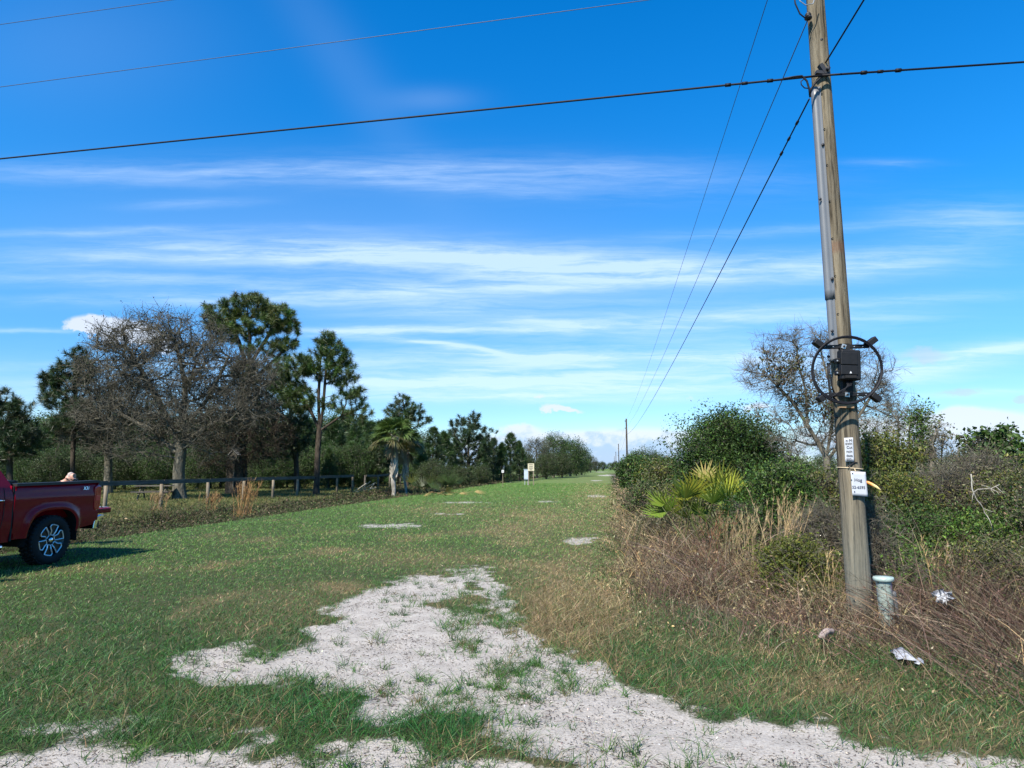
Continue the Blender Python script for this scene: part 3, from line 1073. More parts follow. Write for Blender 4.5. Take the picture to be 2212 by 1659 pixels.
    for (px, Y, top, k, lab) in ((1160, 112, 951, 2, 'pale grey leafy tree just beyond the cream sign'), (1196, 122, 944, 0, 'tall rounded green tree beyond the pale grey tree'), (1232, 138, 953, 0, 'rounded dark green tree, second of the dark clump on the verge'),
                                 (1256, 165, 975, 0, 'low dark tree ending the dark clump on the verge'), (1214, 118, 985, 1, 'leafy shrub under the rounded green trees'), (1180, 104, 985, 1, 'pale green shrub next to the cream sign'),
                                 (1245, 150, 990, 1, 'dark shrub at the foot of the last verge tree'), (1135, 98, 985, 1, 'dull shrub behind the cream sign'), (1276, 260, 988, 2, 'tiny pinkish bare tree at the far end of the verge'),
                                 (1288, 330, 999, 1, 'tiny bright green shrub at the far end of the verge'), (1302, 420, 1000, 1, 'tiny rounded green tree straight down the verge'), (1268, 300, 998, 1, 'tiny palm-green shrub beside the pinkish bare tree'),
                                 (1318, 520, 1002, 0, 'farthest tiny tree under the far power pole'), (1328, 460, 1000, 1, 'tiny tan bush below the far power poles'),
                                 (930, 56, 990, 1, 'dull green shrub beside the palm trunk'), (960, 58, 1000, 1, 'low grey-green shrub past the palm'), (1000, 62, 1005, 1, 'wide pale shrub before the round-headed pine'), (1040, 70, 1005, 1, 'low shrub toward the small white sign')):
        put(bprotos, k, px, Y, top, lab, 'trees along the verge', BH[k])
    # right of the verge, beyond the scrub
    for (px, Y, top, k, lab) in ((1372, 70, 985, 1, 'low dark shrub under the nearest far power pole'), (1392, 52, 975, 0, 'spiky-topped dark shrub beside the far power poles'), (1430, 46, 990, 1, 'rounded green shrub next to the dense green bush'), (1350, 95, 998, 1, 'tiny dark shrub right at the foot of the far power poles'),
                                 (1460, 40, 1000, 2, 'grey leafless shrub against the dense green bush'), (1405, 40, 1000, 2, 'greyish twiggy shrub along the scrub edge'), (1900, 46, 985, 1, 'distant green bush seen past the utility pole'), (1970, 52, 980, 0, 'distant dark bush behind the bare sapling'),
                                 (2060, 48, 985, 1, 'distant bush behind the snag'), (2200, 40, 975, 0, 'distant rounded bush at the end of the thicket'), (2260, 44, 985, 1, 'distant bush past the thicket'), (1720, 48, 990, 1, 'distant bush under the half-bare tree'), (1650, 44, 985, 0, 'distant dark bush behind the dense green bush'),
                                 (1780, 52, 985, 0, 'distant dark bush behind the half-bare tree trunk')):
        put(bprotos, k, px, Y, top, lab, 'bushes beyond the scrub', BH[k])


woods()


# ------------------------------------------------------------------ palms
def fan(A, base, d, pet, R_, n, C, w=0.035, spread=2.4, droop=0.25, petC=(0.10, 0.12, 0.04), cup=0.25):
    """one fan frond: a stalk and a fan of blades"""
    d = unit(np.asarray(d, float))
    hub = base + d * pet + np.array((0, 0, -droop * pet * 0.3))
    tube(A, [base, base + d * pet * 0.5 + np.array((0, 0, 0.02)), hub], [0.012, 0.010, 0.007], 4, petC, False)
    s = unit(np.cross(d, np.array((0, 0, 1.0))) + 1e-6)
    nm = np.cross(s, d)
    roll = rng.normal(0, 0.5)
    s, nm = s * math.cos(roll) + nm * math.sin(roll), nm * math.cos(roll) - s * math.sin(roll)
    a = np.linspace(-spread, spread, n) * 0.5 + rng.normal(0, 0.03, n)
    D = unit(np.cos(a)[:, None] * d + np.sin(a)[:, None] * s + nm * (cup * (1 - np.cos(a)))[:, None])
    L = R_ * (0.72 + 0.28 * np.cos(a)) * (0.9 + 0.2 * rng.random(n))
    bend = np.tile(np.array((0, 0, -droop)), (n, 1)) + rng.normal(0, 0.03, (n, 3))
    # blades broadest a third of the way out
    k = 3
    t = np.array((0.0, 0.35, 0.7, 1.0))
    W = np.array((0.25, 1.0, 0.7, 0.0)) * w
    side = unit(np.cross(nm[None], D))
    P = hub + D[:, None] * (L[:, None] * t)[..., None] + bend[:, None] * (L[:, None] * t ** 2.5)[..., None]
    V = np.stack((P - side[:, None] * (W * .5)[None, :, None], P + side[:, None] * (W * .5)[None, :, None]), 2).reshape(n, 8, 3)
    o = (np.arange(n) * 8)[:, None]
    Q = np.concatenate([np.concatenate((o + 2 * i, o + 2 * i + 1, o + 2 * i + 3, o + 2 * i + 2), 1) for i in range(k)])
    A.add(V.reshape(-1, 3), Q, None, np.repeat(tint_of(n, C, 0.12, 0.05), 8, 0))


def cabbage_palm(px, Y, ytop, lean, sc, label, rb=0.17):
    root, o = tree_root('cabbage_palm', px, Y, label, 'palm', 'cabbage palms')
    hub = pw(px + lean, ytop, Y)
    A = Acc()
    K = 14
    pts = [o + (hub - o) * (k / K) + np.array((0.05 * math.sin(k * .9), 0, 0)) for k in range(K + 1)]
    tube(A, pts, [rb * (1.0 + 0.12 * math.sin(k * 2.1)) * (0.8 if k < 6 else 1.15) for k in range(K + 1)], 10)
    # the criss-cross of old leaf boots
    for i in range(90):
        f = 0.32 + 0.66 * i / 90
        p = o + (hub - o) * f
        a = i * 2.4
        b = np.array((math.cos(a), math.sin(a), 0))
        s = np.array((-math.sin(a), math.cos(a), 0))
        q = p + b * rb * 0.95
        tube(A, [q, q + b * 0.03 + s * 0.08 * (1 if i % 2 else -1) + np.array((0, 0, 0.16)), q + b * 0.08 + s * 0.12 * (1 if i % 2 else -1) + np.array((0, 0, 0.28))], [0.04, 0.03, 0.018], 4)
    A.build('trunk', M['palm_bark'], root, True, o)
    B = Acc()
    for i in range(60):
        a = i * 2.399
        el = 1.3 - 1.55 * (i / 60)
        d = np.array((math.cos(a) * math.cos(el), math.sin(a) * math.cos(el), math.sin(el)))
        fan(B, hub, d, 0.85 * sc, 1.0 * sc, 22, (0.085, 0.135, 0.038) if i < 52 else (0.15, 0.14, 0.065), 0.075, 2.6, 0.42)
    B.build('crown', M['leaf'], root, False, o)
    D = Acc()
    for i in range(12):
        a = i * 2.1
        d = np.array((math.cos(a) * .45, math.sin(a) * .45, -0.9))
        fan(D, hub - np.array((0, 0, .1)), d, 0.55, 0.7, 14, (0.25, 0.19, 0.11), 0.05, 1.4, 0.3, (0.25, 0.2, 0.12))
    D.build('dead_fronds', M['straw'], root, False, o)
    return root


cabbage_palm(850, 43.5, 942, 4, 1.0, 'cabbage palm with a criss-cross booted trunk past the fence end')
cabbage_palm(877, 46, 958, -2, 0.8, 'thinner second palm half hidden behind the booted cabbage palm', 0.11)


def palmetto(px, Y, base_py, n, spread, label, h=1.1, C=(0.10, 0.135, 0.022), dead=5, size=0.46, rise=0.05):
    root, o = tree_root('saw_palmetto', px, Y, label, 'palmetto', 'saw palmettos')
    A, D = Acc(), Acc()
    for i in range(n):
        a = rng.random() * 6.283
        el = rng.uniform(0.55, 1.35)
        b = o + np.array((rng.normal(0, spread * .5), rng.normal(0, spread * .25), rise))
        d = np.array((math.cos(a) * math.cos(el), math.sin(a) * math.cos(el) * .8, math.sin(el)))
        c = np.array(C) * rng.choice([0.75, 1.0, 1.25]) * (np.array((1.5, 1.1, .8)) if rng.random() < .25 else 1)
        fan(A, b, d, h * rng.uniform(.6, 1.0), size * rng.uniform(.8, 1.25), 13, c, 0.034, 2.4, 0.05)
    A.build('fronds', M['leaf'], root, False, o)
    for i in range(dead):
        a = rng.random() * 6.283
        b = o + np.array((rng.normal(0, spread * .5), -spread * .2, 0.1))
        fan(D, b, (math.cos(a), math.sin(a) * .6 - .4, rng.uniform(-.1, .35)), .5, size, 16, (0.34, 0.25, 0.10), 0.03, 1.8, 0.3, (0.3, 0.22, 0.1))
    if dead:
        D.build('dead_fronds', M['straw'], root, False, o)
    return root


palmetto(1540, 12.6, 1165, 27, 0.8, 'bright yellow-green saw palmetto in front of the dense green bush', 0.85, (0.115, 0.170, 0.022), 6, 0.5, 0.40)
palmetto(1606, 13.4, 1160, 27, 0.9, 'yellow-tipped saw palmetto behind the bright palmetto', 1.0, (0.145, 0.165, 0.024), 6, 0.5, 0.50)
palmetto(1955, 13.5, 1160, 6, 0.5, 'few stiff palmetto fans topping the thicket past the pole', 1.35, (0.07, 0.11, 0.025), 0)
palmetto(930, 42, 1070, 10, 1.2, 'low dark palmetto at the ditch beside the palm', 0.8, (0.05, 0.075, 0.025), 3, 0.7)
palmetto(975, 44, 1070, 10, 1.4, 'low palmetto with brown fans along the ditch', 0.8, (0.05, 0.075, 0.025), 6, 0.8)


# ------------------------------------------------------------------ shrubs and trees of the rough
GREEN = [(0.040, 0.084, 0.018), (0.060, 0.108, 0.022), (0.030, 0.060, 0.015)]
OLIVE = [(0.092, 0.115, 0.020), (0.062, 0.084, 0.018), (0.140, 0.140, 0.028)]
DULL = [(0.105, 0.105, 0.052), (0.075, 0.090, 0.036), (0.15, 0.125, 0.075)]
GLOSS = [(0.066, 0.128, 0.020), (0.044, 0.086, 0.018), (0.105, 0.165, 0.026)]


def stems(px, py, Y, n, sp, topy):
    out = []
    for i in range(n):
        f = (i + .5) / n - .5
        out.append([(px + f * sp * .3, py, 0), (px + f * sp * .8, (py + topy) / 2, f), (px + f * sp * 1.2 + random.uniform(-6, 6), topy + abs(f) * 20, 2 * f * (1 if i % 2 else -1) * .5)])
    return out


def shrub(px, Y, blobs, label, ntip=260, nleaf=9000, lsize=0.05, lcol=GREEN, n=5, name='shrub', tl=0.25, ntw=3, lrad=0.10, base_py=None, asp=.5, bark='twig', group='shrubs of the rough', sub=2, depth=.8):
    bp = base_py or (1012 + CAMH / Y * F)
    tp = min(b[1] - b[3] * .3 for b in blobs)
    sp = max(b[0] + b[2] * .5 for b in blobs) - min(b[0] - b[2] * .5 for b in blobs)
    cx = np.mean([b[0] for b in blobs])
    return woodlist(name, px, Y, blobs, stems(cx, bp, Y, n, sp * .7, tp + 15), 0.05, ntip, label, 'shrub', group, bark, ntw, tl, 0.0035, nleaf, lsize, lcol, 0.2, 0.12, 0.22, sub, lrad, depth, asp, 0.05, 0.005, seg=0.22)


def rough():
    shrub(1575, 21, [(1535, 965, 62, 40), (1598, 945, 66, 44), (1560, 918, 46, 20), (1640, 975, 42, 40), (1515, 1005, 50, 34), (1600, 1005, 76, 44), (1650, 1030, 40, 34), (1490, 1030, 30, 36, .7)],
          'dense dark green bush, biggest of the rough, behind the palmettos', 620, 34000, 0.065, GREEN, 7, tl=.4, lrad=.17)
    # the half-bare tree
    woodlist('half_bare_tree', 1790, 18.5, [(1690, 755, 60, 44), (1740, 725, 55, 26, .8), (1645, 815, 50, 36), (1720, 825, 76, 56), (1800, 755, 60, 44), (1875, 800, 56, 52), (1925, 855, 40, 36), (1850, 880, 76, 46),
                                          (1665, 895, 46, 34, .8), (1760, 905, 80, 46), (1610, 790, 22, 26, .6), (1830, 950, 90, 40, .8), (1700, 960, 60, 30, .6), (1945, 890, 26, 26, .6)],
             [[(1795, 1090), (1788, 1030), (1785, 985)], [(1786, 990), (1745, 920), (1712, 868), (1660, 815)], [(1786, 985), (1800, 900), (1790, 820), (1770, 750)], [(1787, 995), (1835, 930), (1880, 860), (1900, 810)],
              [(1745, 920), (1740, 840), (1720, 770)], [(1800, 1080), (1820, 1000), (1830, 900), (1835, 800)]],
             0.10, 620, 'half-bare tree with a wide twiggy crown behind the utility pole', 'tree', None, 'twig', 5, 0.36, 0.0040, 5000, 0.075, [(0.07, 0.085, 0.03), (0.09, 0.085, 0.04), (0.10, 0.065, 0.045)], 0.2, 0.3, 0.22, 3, 0.12, 0.7, .5, 0.0, 0.006,
             leafblobs=[(1740, 880, 40, 20), (1800, 840, 50, 30), (1690, 800, 40, 30), (1840, 960, 60, 30), (1780, 880, 30, 30)], seg=.3)
    # what stands along the skyline past the pole
    shrub(1955, 15.5, [(1935, 900, 46, 30), (1970, 930, 50, 36), (1905, 930, 40, 34), (1990, 900, 20, 24, .6)], 'bare many-stemmed sapling against the sky past the pole', 130, 350, .05, DULL, 4, 'bare_sapling', .30, 3, .06)
    shrub(1988, 14.8, [(1985, 895, 11, 16), (1992, 930, 10, 30), (2000, 970, 14, 30)], 'thin snag wrapped in green vine standing above the thicket', 90, 1700, .05, GLOSS, 1, 'vine_snag', .16, 3, .06)
    shrub(2008, 14.2, [(2012, 920, 4, 22), (2030, 940, 22, 26, .7), (2040, 930, 12, 20, .6), (2010, 980, 20, 20)], 'dry upright weed stalk with a dark tip beside the vine snag', 60, 350, .05, DULL, 2, 'dry_stalk', .2, 4, .06)
    shrub(2140, 14.5, [(2110, 955, 22, 14), (2150, 948, 30, 14), (2180, 965, 20, 18), (2130, 985, 44, 22), (2160, 1000, 40, 20), (2165, 940, 10, 10)], 'open dark-leaved bush topping the thicket, round leaves on the sky', 170, 2300, .085, GREEN, 5, tl=.25, lrad=.09, asp=.7)
    shrub(1920, 13.6, [(1890, 975, 40, 26), (1930, 985, 46, 24), (1900, 1010, 44, 24)], 'olive bush just past the pole at sign height', 220, 6000, .055, OLIVE, 5)
    # the thicket
    shrub(1905, 11.4, [(1930, 1062, 54, 28), (1905, 1090, 50, 32), (1955, 1105, 52, 40), (1925, 1145, 60, 40)], 'yellow-green leafy bush right beside the hog sign', 420, 15000, .040, OLIVE, 6)
    shrub(1975, 10.6, [(1965, 1150, 50, 34), (2010, 1160, 54, 40), (1950, 1195, 60, 40), (2030, 1195, 40, 40)], 'dark glossy bush in the middle of the thicket', 420, 15000, .038, GREEN, 6)
    shrub(2060, 12.2, [(2040, 1060, 54, 40), (2080, 1095, 60, 44), (2020, 1100, 40, 40)], 'grey leafless tangle of fine twigs inside the thicket', 420, 2500, .04, DULL, 6, 'bare_shrub', .34, 6, .12)
    shrub(2125, 12.8, [(2110, 1010, 50, 30), (2140, 1040, 56, 40), (2085, 1040, 40, 40)], 'grey thorny bare shrub below the round-leaved bush', 360, 2200, .04, DULL, 5, 'bare_shrub', .36, 6, .12)
    shrub(2090, 10.2, [(2120, 1150, 36, 22), (2100, 1175, 40, 20), (2065, 1165, 30, 26), (2080, 1200, 50, 30)], 'bright glossy green sprig bush low in the thicket', 240, 8500, .042, GLOSS, 5)
    shrub(2180, 11.2, [(2170, 1080, 50, 40), (2200, 1120, 54, 50), (2215, 1060, 40, 40), (2190, 1170, 50, 40)], 'tall olive bush at the frame end of the thicket', 420, 12000, .042, OLIVE + DULL, 6)
    shrub(2240, 10.0, [(2230, 1180, 50, 50), (2250, 1120, 50, 60), (2280, 1180, 60, 60)], 'dull green bush cut by the frame edge', 320, 9000, .042, DULL + GREEN, 5)
    shrub(2150, 9.0, [(2140, 1225, 40, 30), (2180, 1235, 40, 34), (2110, 1235, 34, 26)], 'brown and green low bush over the leaning stems', 240, 4500, .036, OLIVE + DULL, 5)
    shrub(1945, 8.6, [(1960, 1243, 26, 14), (1985, 1252, 18, 14), (1940, 1260, 20, 12)], 'small bright green sprig beside the pedestal cap', 70, 900, .035, GLOSS, 3)
    shrub(1925, 9.2, [(1930, 1212, 36, 14), (1900, 1220, 30, 20), (1960, 1220, 30, 20)], 'low green sprigs between pole and thicket', 130, 2600, .036, GLOSS + GREEN, 4)
    shrub(1880, 9.0, [(1885, 1190, 22, 44), (1895, 1230, 30, 30), (1880, 1130, 14, 40)], 'dead grey vine tangle clinging around the pole', 240, 500, .03, DULL, 4, 'dead_vine', .22, 6, .1)
    shrub(1690, 12.2, [(1690, 1045, 42, 34), (1665, 1085, 40, 40), (1710, 1090, 36, 44), (1650, 1050, 30, 26), (1690, 1120, 44, 30)], 'rounded fresh green bush between palmettos and pole', 430, 17000, .046, GLOSS + GREEN, 6)
    shrub(1780, 12.8, [(1770, 1060, 46, 34), (1800, 1090, 44, 40), (1760, 1100, 44, 40), (1745, 1050, 30, 30)], 'thin olive bush touching the pole', 340, 7500, .042, OLIVE + DULL, 6)
    shrub(1770, 11.0, [(1780, 1140, 44, 34), (1750, 1160, 44, 30), (1810, 1170, 30, 40)], 'dead twiggy bush in front of the thin olive bush', 380, 1800, .036, DULL, 6, 'bare_shrub', .3, 6, .1)
    shrub(1715, 9.0, [(1705, 1195, 34, 22), (1740, 1220, 44, 28), (1680, 1225, 36, 30), (1715, 1260, 64, 34), (1760, 1265, 36, 30)], 'yellow-green low bush standing alone in dead grass', 420, 13500, .034, [(0.095, 0.11, 0.018), (0.07, 0.088, 0.018), (0.12, 0.13, 0.024)], 6, tl=.16, lrad=.06)
    shrub(1600, 11.8, [(1610, 1120, 30, 30), (1590, 1150, 26, 30), (1640, 1140, 20, 30)], 'small green shrub under the palmettos', 150, 3200, .042, GREEN, 4)
    # along the scrub edge towards the vanishing point
    shrub(1465, 24, [(1455, 1030, 40, 24), (1490, 1045, 34, 24), (1430, 1045, 30, 24)], 'dull olive shrub before the dense green bush', 260, 7500, .075, DULL + OLIVE, 5, tl=.35)
    shrub(1425, 28, [(1415, 1025, 30, 20), (1440, 1035, 26, 20), (1400, 1045, 26, 18)], 'mid green shrub along the scrub edge', 260, 7500, .085, GREEN + OLIVE, 5, tl=.35)
    shrub(1375, 36, [(1370, 1015, 26, 18), (1390, 1025, 28, 18), (1355, 1032, 20, 14)], 'dark shrub reaching out over the verge edge', 260, 7500, .11, GREEN, 5, tl=.4)
    shrub(1480, 17, [(1465, 1085, 36, 22), (1500, 1100, 34, 24), (1440, 1100, 30, 22)], 'thin brown-green weeds bush short of the palmetto', 260, 5000, .055, DULL + OLIVE, 6, tl=.34)
    shrub(1410, 20, [(1400, 1075, 30, 22), (1430, 1085, 32, 22), (1380, 1088, 26, 18)], 'olive-brown bush at the edge of the tan grass', 260, 5000, .06, DULL + GREEN, 6, tl=.34)
    shrub(1440, 15, [(1440, 1130, 36, 20), (1410, 1140, 30, 20), (1475, 1140, 30, 20)], 'dry bronze weed clump in the tan grass', 220, 3600, .045, DULL, 6, tl=.3)
    # pale dead limbs hanging in the thicket
    for k, (pts, lab) in enumerate((
            ([(2095, 1025), (2105, 1065), (2125, 1100), (2140, 1135), (2150, 1160)], 'long pale dead limb bent through the thicket'),
            ([(2105, 1063), (2130, 1056), (2160, 1048)], 'short pale dead limb pointing out level'),
            ([(2055, 1230), (2085, 1190), (2110, 1160)], 'pale broken branch leaning low in the thicket'),
            ([(2136, 1170), (2150, 1130), (2165, 1105)], 'pale forked stick standing in the thicket'))):
        A = Acc()
        Y = 9.9 + .2 * k
        P = resample([pw(x, y, Y) for x, y in pts], .06)
        P = P + rng.normal(0, .006, P.shape)
        P[:, :] += np.cumsum(rng.normal(0, .008, P.shape), 0)
        tube(A, P, np.linspace(.009, .004, len(P)), 6)
        for j in range(4):
            i = rng.integers(1, len(P) - 1)
            e = P[i] + rdir(1)[0] * .14
            tube(A, [P[i], (P[i] + e) / 2 + rng.normal(0, .01, 3), e], [.005, .004, .002], 4)
        o = A.build('dead_branch', M['palm_bark'], None, True, P[0])
        tag(o, lab, 'branch', 'dead branches in the thicket')
    # plumes of dead grass standing up
    for k, (px, Y, ytop, lab, col, n) in enumerate(((1693, 9.8, 1058, 'pale feathery grass plume in front of the fresh green bush', (0.42, 0.30, 0.16), 26), (1660, 9.7, 1048, 'thin pale plume beside the feathery one', (0.40, 0.29, 0.16), 10),
                                                    (1612, 10.2, 1095, 'straw-coloured grass stand below the palmettos', (0.36, 0.27, 0.15), 30), (1575, 10.6, 1110, 'low straw grass stand next to the rusty plume', (0.34, 0.26, 0.14), 22),
                                                    (1540, 10.4, 1075, 'rusty brown fuzzy plume under the bright palmetto', (0.20, 0.10, 0.055), 16), (1998, 8.3, 1160, 'single tan grass stalk beyond the pedestal', (0.40, 0.28, 0.14), 5),
                                                    (1772, 8.4, 1170, 'tall tan stalk in the dead grass by the low yellow-green bush', (0.40, 0.29, 0.15), 4), (530, 25, 1035, 'rust-orange dead grass clump leaning at the fence', (0.33, 0.19, 0.08), 60),
                                                    (455, 27, 1060, 'small orange dead grass tuft at the fence', (0.30, 0.18, 0.08), 30), (345, 27, 1062, 'tan dead grass tuft in front of the picnic table', (0.30, 0.2, 0.1), 30))):
        root, o = tree_root('grass_plume', px, Y, lab, 'tall grass', 'standing dead grass')
        H = pw(px, ytop, Y)[2] - o[2]
        A = Acc()
        B = o + np.stack((rng.normal(0, .06 * Y / 10, n), rng.normal(0, .06 * Y / 10, n), np.zeros(n)), 1)
        D = unit(np.stack((rng.normal(0.06, .12, n), rng.normal(0, .1, n), np.ones(n)), 1))
        L = H * (.65 + .4 * rng.random(n))
        bend = np.stack((rng.normal(0.05, .1, n), rng.normal(0, .06, n), np.full(n, -.04)), 1)
        ribbons(A, B, D, L, .007 * max(1, Y / 12), bend, 4, tint_of(n, col, .15, .05), .25)
        m = 16
        f = .62 + .38 * rng.random((n, m))
        P = (B[:, None] + D[:, None] * (L[:, None] * f)[..., None] + bend[:, None] * (L[:, None] * f ** 2)[..., None]).reshape(-1, 3)
        ribbons(A, P, unit(np.repeat(D, m, 0) + rdir(n * m) * .45), .10 * (.6 + .8 * rng.random(n * m)) * max(1, Y / 16), .006 * max(1, Y / 12), np.tile((0.1, 0, -.15), (n * m, 1)), 1, tint_of(n * m, np.array(col) * 1.1, .15, .05))
        nb = n * 5
        Bb = o + np.stack((rng.normal(0, .10, nb), rng.normal(0, .10, nb), np.zeros(nb)), 1)
        ribbons(A, Bb, unit(np.stack((rng.normal(0, .4, nb), rng.normal(0, .4, nb), np.ones(nb)), 1)), H * .4 * (.5 + rng.random(nb)), .007, np.tile((0.0, 0, -.3), (nb, 1)) + rng.normal(0, .2, (nb, 3)), 3, tint_of(nb, col, .25, .06))
        A.build('stalks', M['straw'], root, False, o)


rough()


# ------------------------------------------------------------------ grass, weeds and litter
def polar(n, r0, r1, az0, az1, k):
    """points whose density falls as r^-k"""
    e = 2 - k
    r = (r0 ** e + rng.random(n) * (r1 ** e - r0 ** e)) ** (1 / e)
    a = rng.uniform(az0, az1, n)
    return r * np.sin(a), r * np.cos(a), r


GCOL = [(0.052, 0.140, 0.032), (0.038, 0.114, 0.030), (0.074, 0.164, 0.036), (0.046, 0.120, 0.046)]
DCOL = [(0.30, 0.225, 0.115), (0.22, 0.165, 0.09), (0.15, 0.125, 0.06), (0.36, 0.29, 0.17)]


def lawn():
    n = 640000
    x, y, r = polar(n, 3.1, 75, R(-43), R(43), 1.42)
    u, w = uw(x, y)
    sm = sandmask(x, y)
    sd = scrubdist(x, y)
    keep = (rng.random(n) > np.clip(sm * 1.25 - .12, 0, 1.01) ** .8) & (sd < 0.25) & (w > DITCH_W0 - 0.15 + 0.3 * rng.random(n))
    # tufts scattered on the sand
    x, y, r, sm, sd = x[keep], y[keep], r[keep], sm[keep], sd[keep]
    z = zt(x, y)
    n = len(x)
    dr = np.clip(dryness(x, y) * .9 + 0.07 * sstep(r, 30, 12) + .02, 0, 0.9)
    isd = rng.random(n) < dr
    C = pick_of(n, GCOL, [4, 3, 2, 2], .22)
    Cd = pick_of(n, DCOL, [3, 3, 3, 1], .25)
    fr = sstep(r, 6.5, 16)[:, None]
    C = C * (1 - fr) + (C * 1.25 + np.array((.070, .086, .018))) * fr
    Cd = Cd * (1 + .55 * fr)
    C[isd] = Cd[isd]
    near = sstep(r, 9, 5)
    hm = (0.5 + 0.8 * fbm(x * 1.3, y * 1.3, 12, 3)) * (1 - .45 * sstep(r, 5.5, 10))
    edge = np.clip((0.5 - np.abs(sm - 0.35)) * 1.2, 0, 1) * near
    px, py = proj(x, y)
    strip = np.exp(-(((px - 900) / 330) ** 2 + ((py - 1570 - (px - 900) * .1) / 55) ** 2))
    tan_ = np.exp(-(((px - 1240) / 120) ** 2 + ((py - 1330) / 70) ** 2))
    L = (0.058 + 0.048 * rng.random(n)) * hm * (1 + 0.7 * near * rng.random(n)) + 0.07 * edge * rng.random(n) + 0.10 * strip * rng.random(n) + 0.14 * tan_ * rng.random(n) + 0.0011 * r
    g = strip > .3
    C[g & ~isd] *= np.array((0.75, 1.0, 0.95))
    W = 0.0038 * (r / 4) ** 0.72 * (0.7 + 0.6 * rng.random(n))
    lean = rng.normal(0, .55, (n, 2))
    D = unit(np.stack((lean[:, 0] + .1, lean[:, 1], np.ones(n)), 1))
    bend = np.stack((rng.normal(0.08, .45, n), rng.normal(0, .45, n), -0.30 * rng.random(n)), 1)
    A = Acc()
    B = np.stack((x, y, z - .006), 1)
    m = r < 14
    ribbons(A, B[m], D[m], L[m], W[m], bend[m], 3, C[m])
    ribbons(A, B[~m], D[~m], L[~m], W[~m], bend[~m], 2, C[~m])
    # scattered tufts on the sand
    nt_ = 3600
    tx, ty, tr = polar(nt_ * 5, 3.6, 12, R(-40), R(40), 1.2)
    s2 = sandmask(tx, ty)
    qx, qy = proj(tx, ty)
    pr = 0.16 + 0.9 * np.exp(-(((qx - 1130) / 260) ** 2 + ((qy - 1430) / 150) ** 2)) + 0.8 * np.exp(-(((qx - 1050) / 60) ** 2 + ((qy - 1320) / 40) ** 2)) + .6 * sstep(s2, .95, .5)
    pr = pr * sstep(fbm(tx * 2.2, ty * 2.2, 71, 3), .38, .6)
    k = (s2 > .4) & (rng.random(len(tx)) < pr * .6)
    tx, ty = tx[k], ty[k]
    per = rng.integers(5, 22, len(tx))
    bx, by = np.repeat(tx, per), np.repeat(ty, per)
    nb = len(bx)
    sp_ = np.repeat(.010 + .028 * rng.random(len(tx)), per)
    bx, by = bx + rng.normal(0, 1, nb) * sp_, by + rng.normal(0, 1, nb) * sp_
    hh = np.repeat(.06 + .10 * rng.random(len(tx)) ** 1.5, per)
    c0 = pick_of(len(tx), [(0.055, 0.140, 0.030), (0.08, 0.165, 0.034), (0.04, 0.105, 0.030), (0.18, 0.15, 0.08)], [4, 4, 3, .8], .15)
    ribbons(A, np.stack((bx, by, zt(bx, by) - .03), 1), unit(np.stack((rng.normal(0, .45, nb), rng.normal(0, .45, nb), np.ones(nb)), 1)), hh * (.7 + .6 * rng.random(nb)), .0055,
            np.stack((rng.normal(0, .5, nb), rng.normal(0, .5, nb), -.35 * rng.random(nb)), 1), 4, np.repeat(c0, per, 0) * np.exp(rng.normal(0, .12, (nb, 1))))
    o = A.build('grass', M['grass'])
    tag(o, 'short green grass with straw-coloured patches covering the verge', 'grass', kind='stuff')


lawn()


def litter():
    n = 150000
    x, y, r = polar(n, 3.2, 12, R(-40), R(40), 1.0)
    s = sandmask(x, y)
    cl = fbm(x * 3, y * 3, 61, 3)
    k = (s > .4) & (rng.random(n) < .26 + .5 * sstep(cl, .45, .75))
    x, y = x[k], y[k]
    n = len(x)
    a = rng.random(n) * 6.283
    D = np.stack((np.cos(a), np.sin(a), .06 + .18 * rng.random(n)), 1)
    A = Acc()
    ribbons(A, np.stack((x, y, zt(x, y) - .017 + .006 * rng.random(n)), 1), unit(D), .010 + .034 * rng.random(n) ** 2, .0055, np.stack((rng.normal(0, .3, n), rng.normal(0, .3, n), -D[:, 2] * .8), 1), 2,
            pick_of(n, [(0.07, 0.055, 0.045), (0.12, 0.09, 0.07), (0.045, 0.038, 0.032), (0.22, 0.18, 0.13)], [3, 2, 3, .7], .25))
    m = 9000
    x, y, r = polar(m, 3.2, 9, R(-40), R(40), 1.0)
    k = sandmask(x, y) > .5
    x, y = x[k], y[k]
    z = zt(x, y) - .012
    leaves(A, np.stack((x, y, z), 1), .007 + .013 * rng.random(len(x)), pick_of(len(x), [(0.5, 0.46, 0.42), (0.3, 0.26, 0.22), (0.12, 0.10, 0.08)], [3, 2, 2], .2), .8, 2.0)
    o = A.build('plant_litter', M['straw'])
    tag(o, 'dead stem bits and crumbs scattered over the white sand', 'litter', kind='stuff')


litter()

TAN = [(0.32, 0.235, 0.115), (0.25, 0.18, 0.092), (0.40, 0.315, 0.18)]
GREY = [(0.17, 0.138, 0.09), (0.26, 0.215, 0.145), (0.09, 0.072, 0.048)]
PURP = [(0.105, 0.058, 0.043), (0.145, 0.088, 0.064), (0.070, 0.042, 0.032), (0.22, 0.155, 0.115)]
WGR = [(0.065, 0.085, 0.03), (0.085, 0.105, 0.035), (0.05, 0.075, 0.025)]


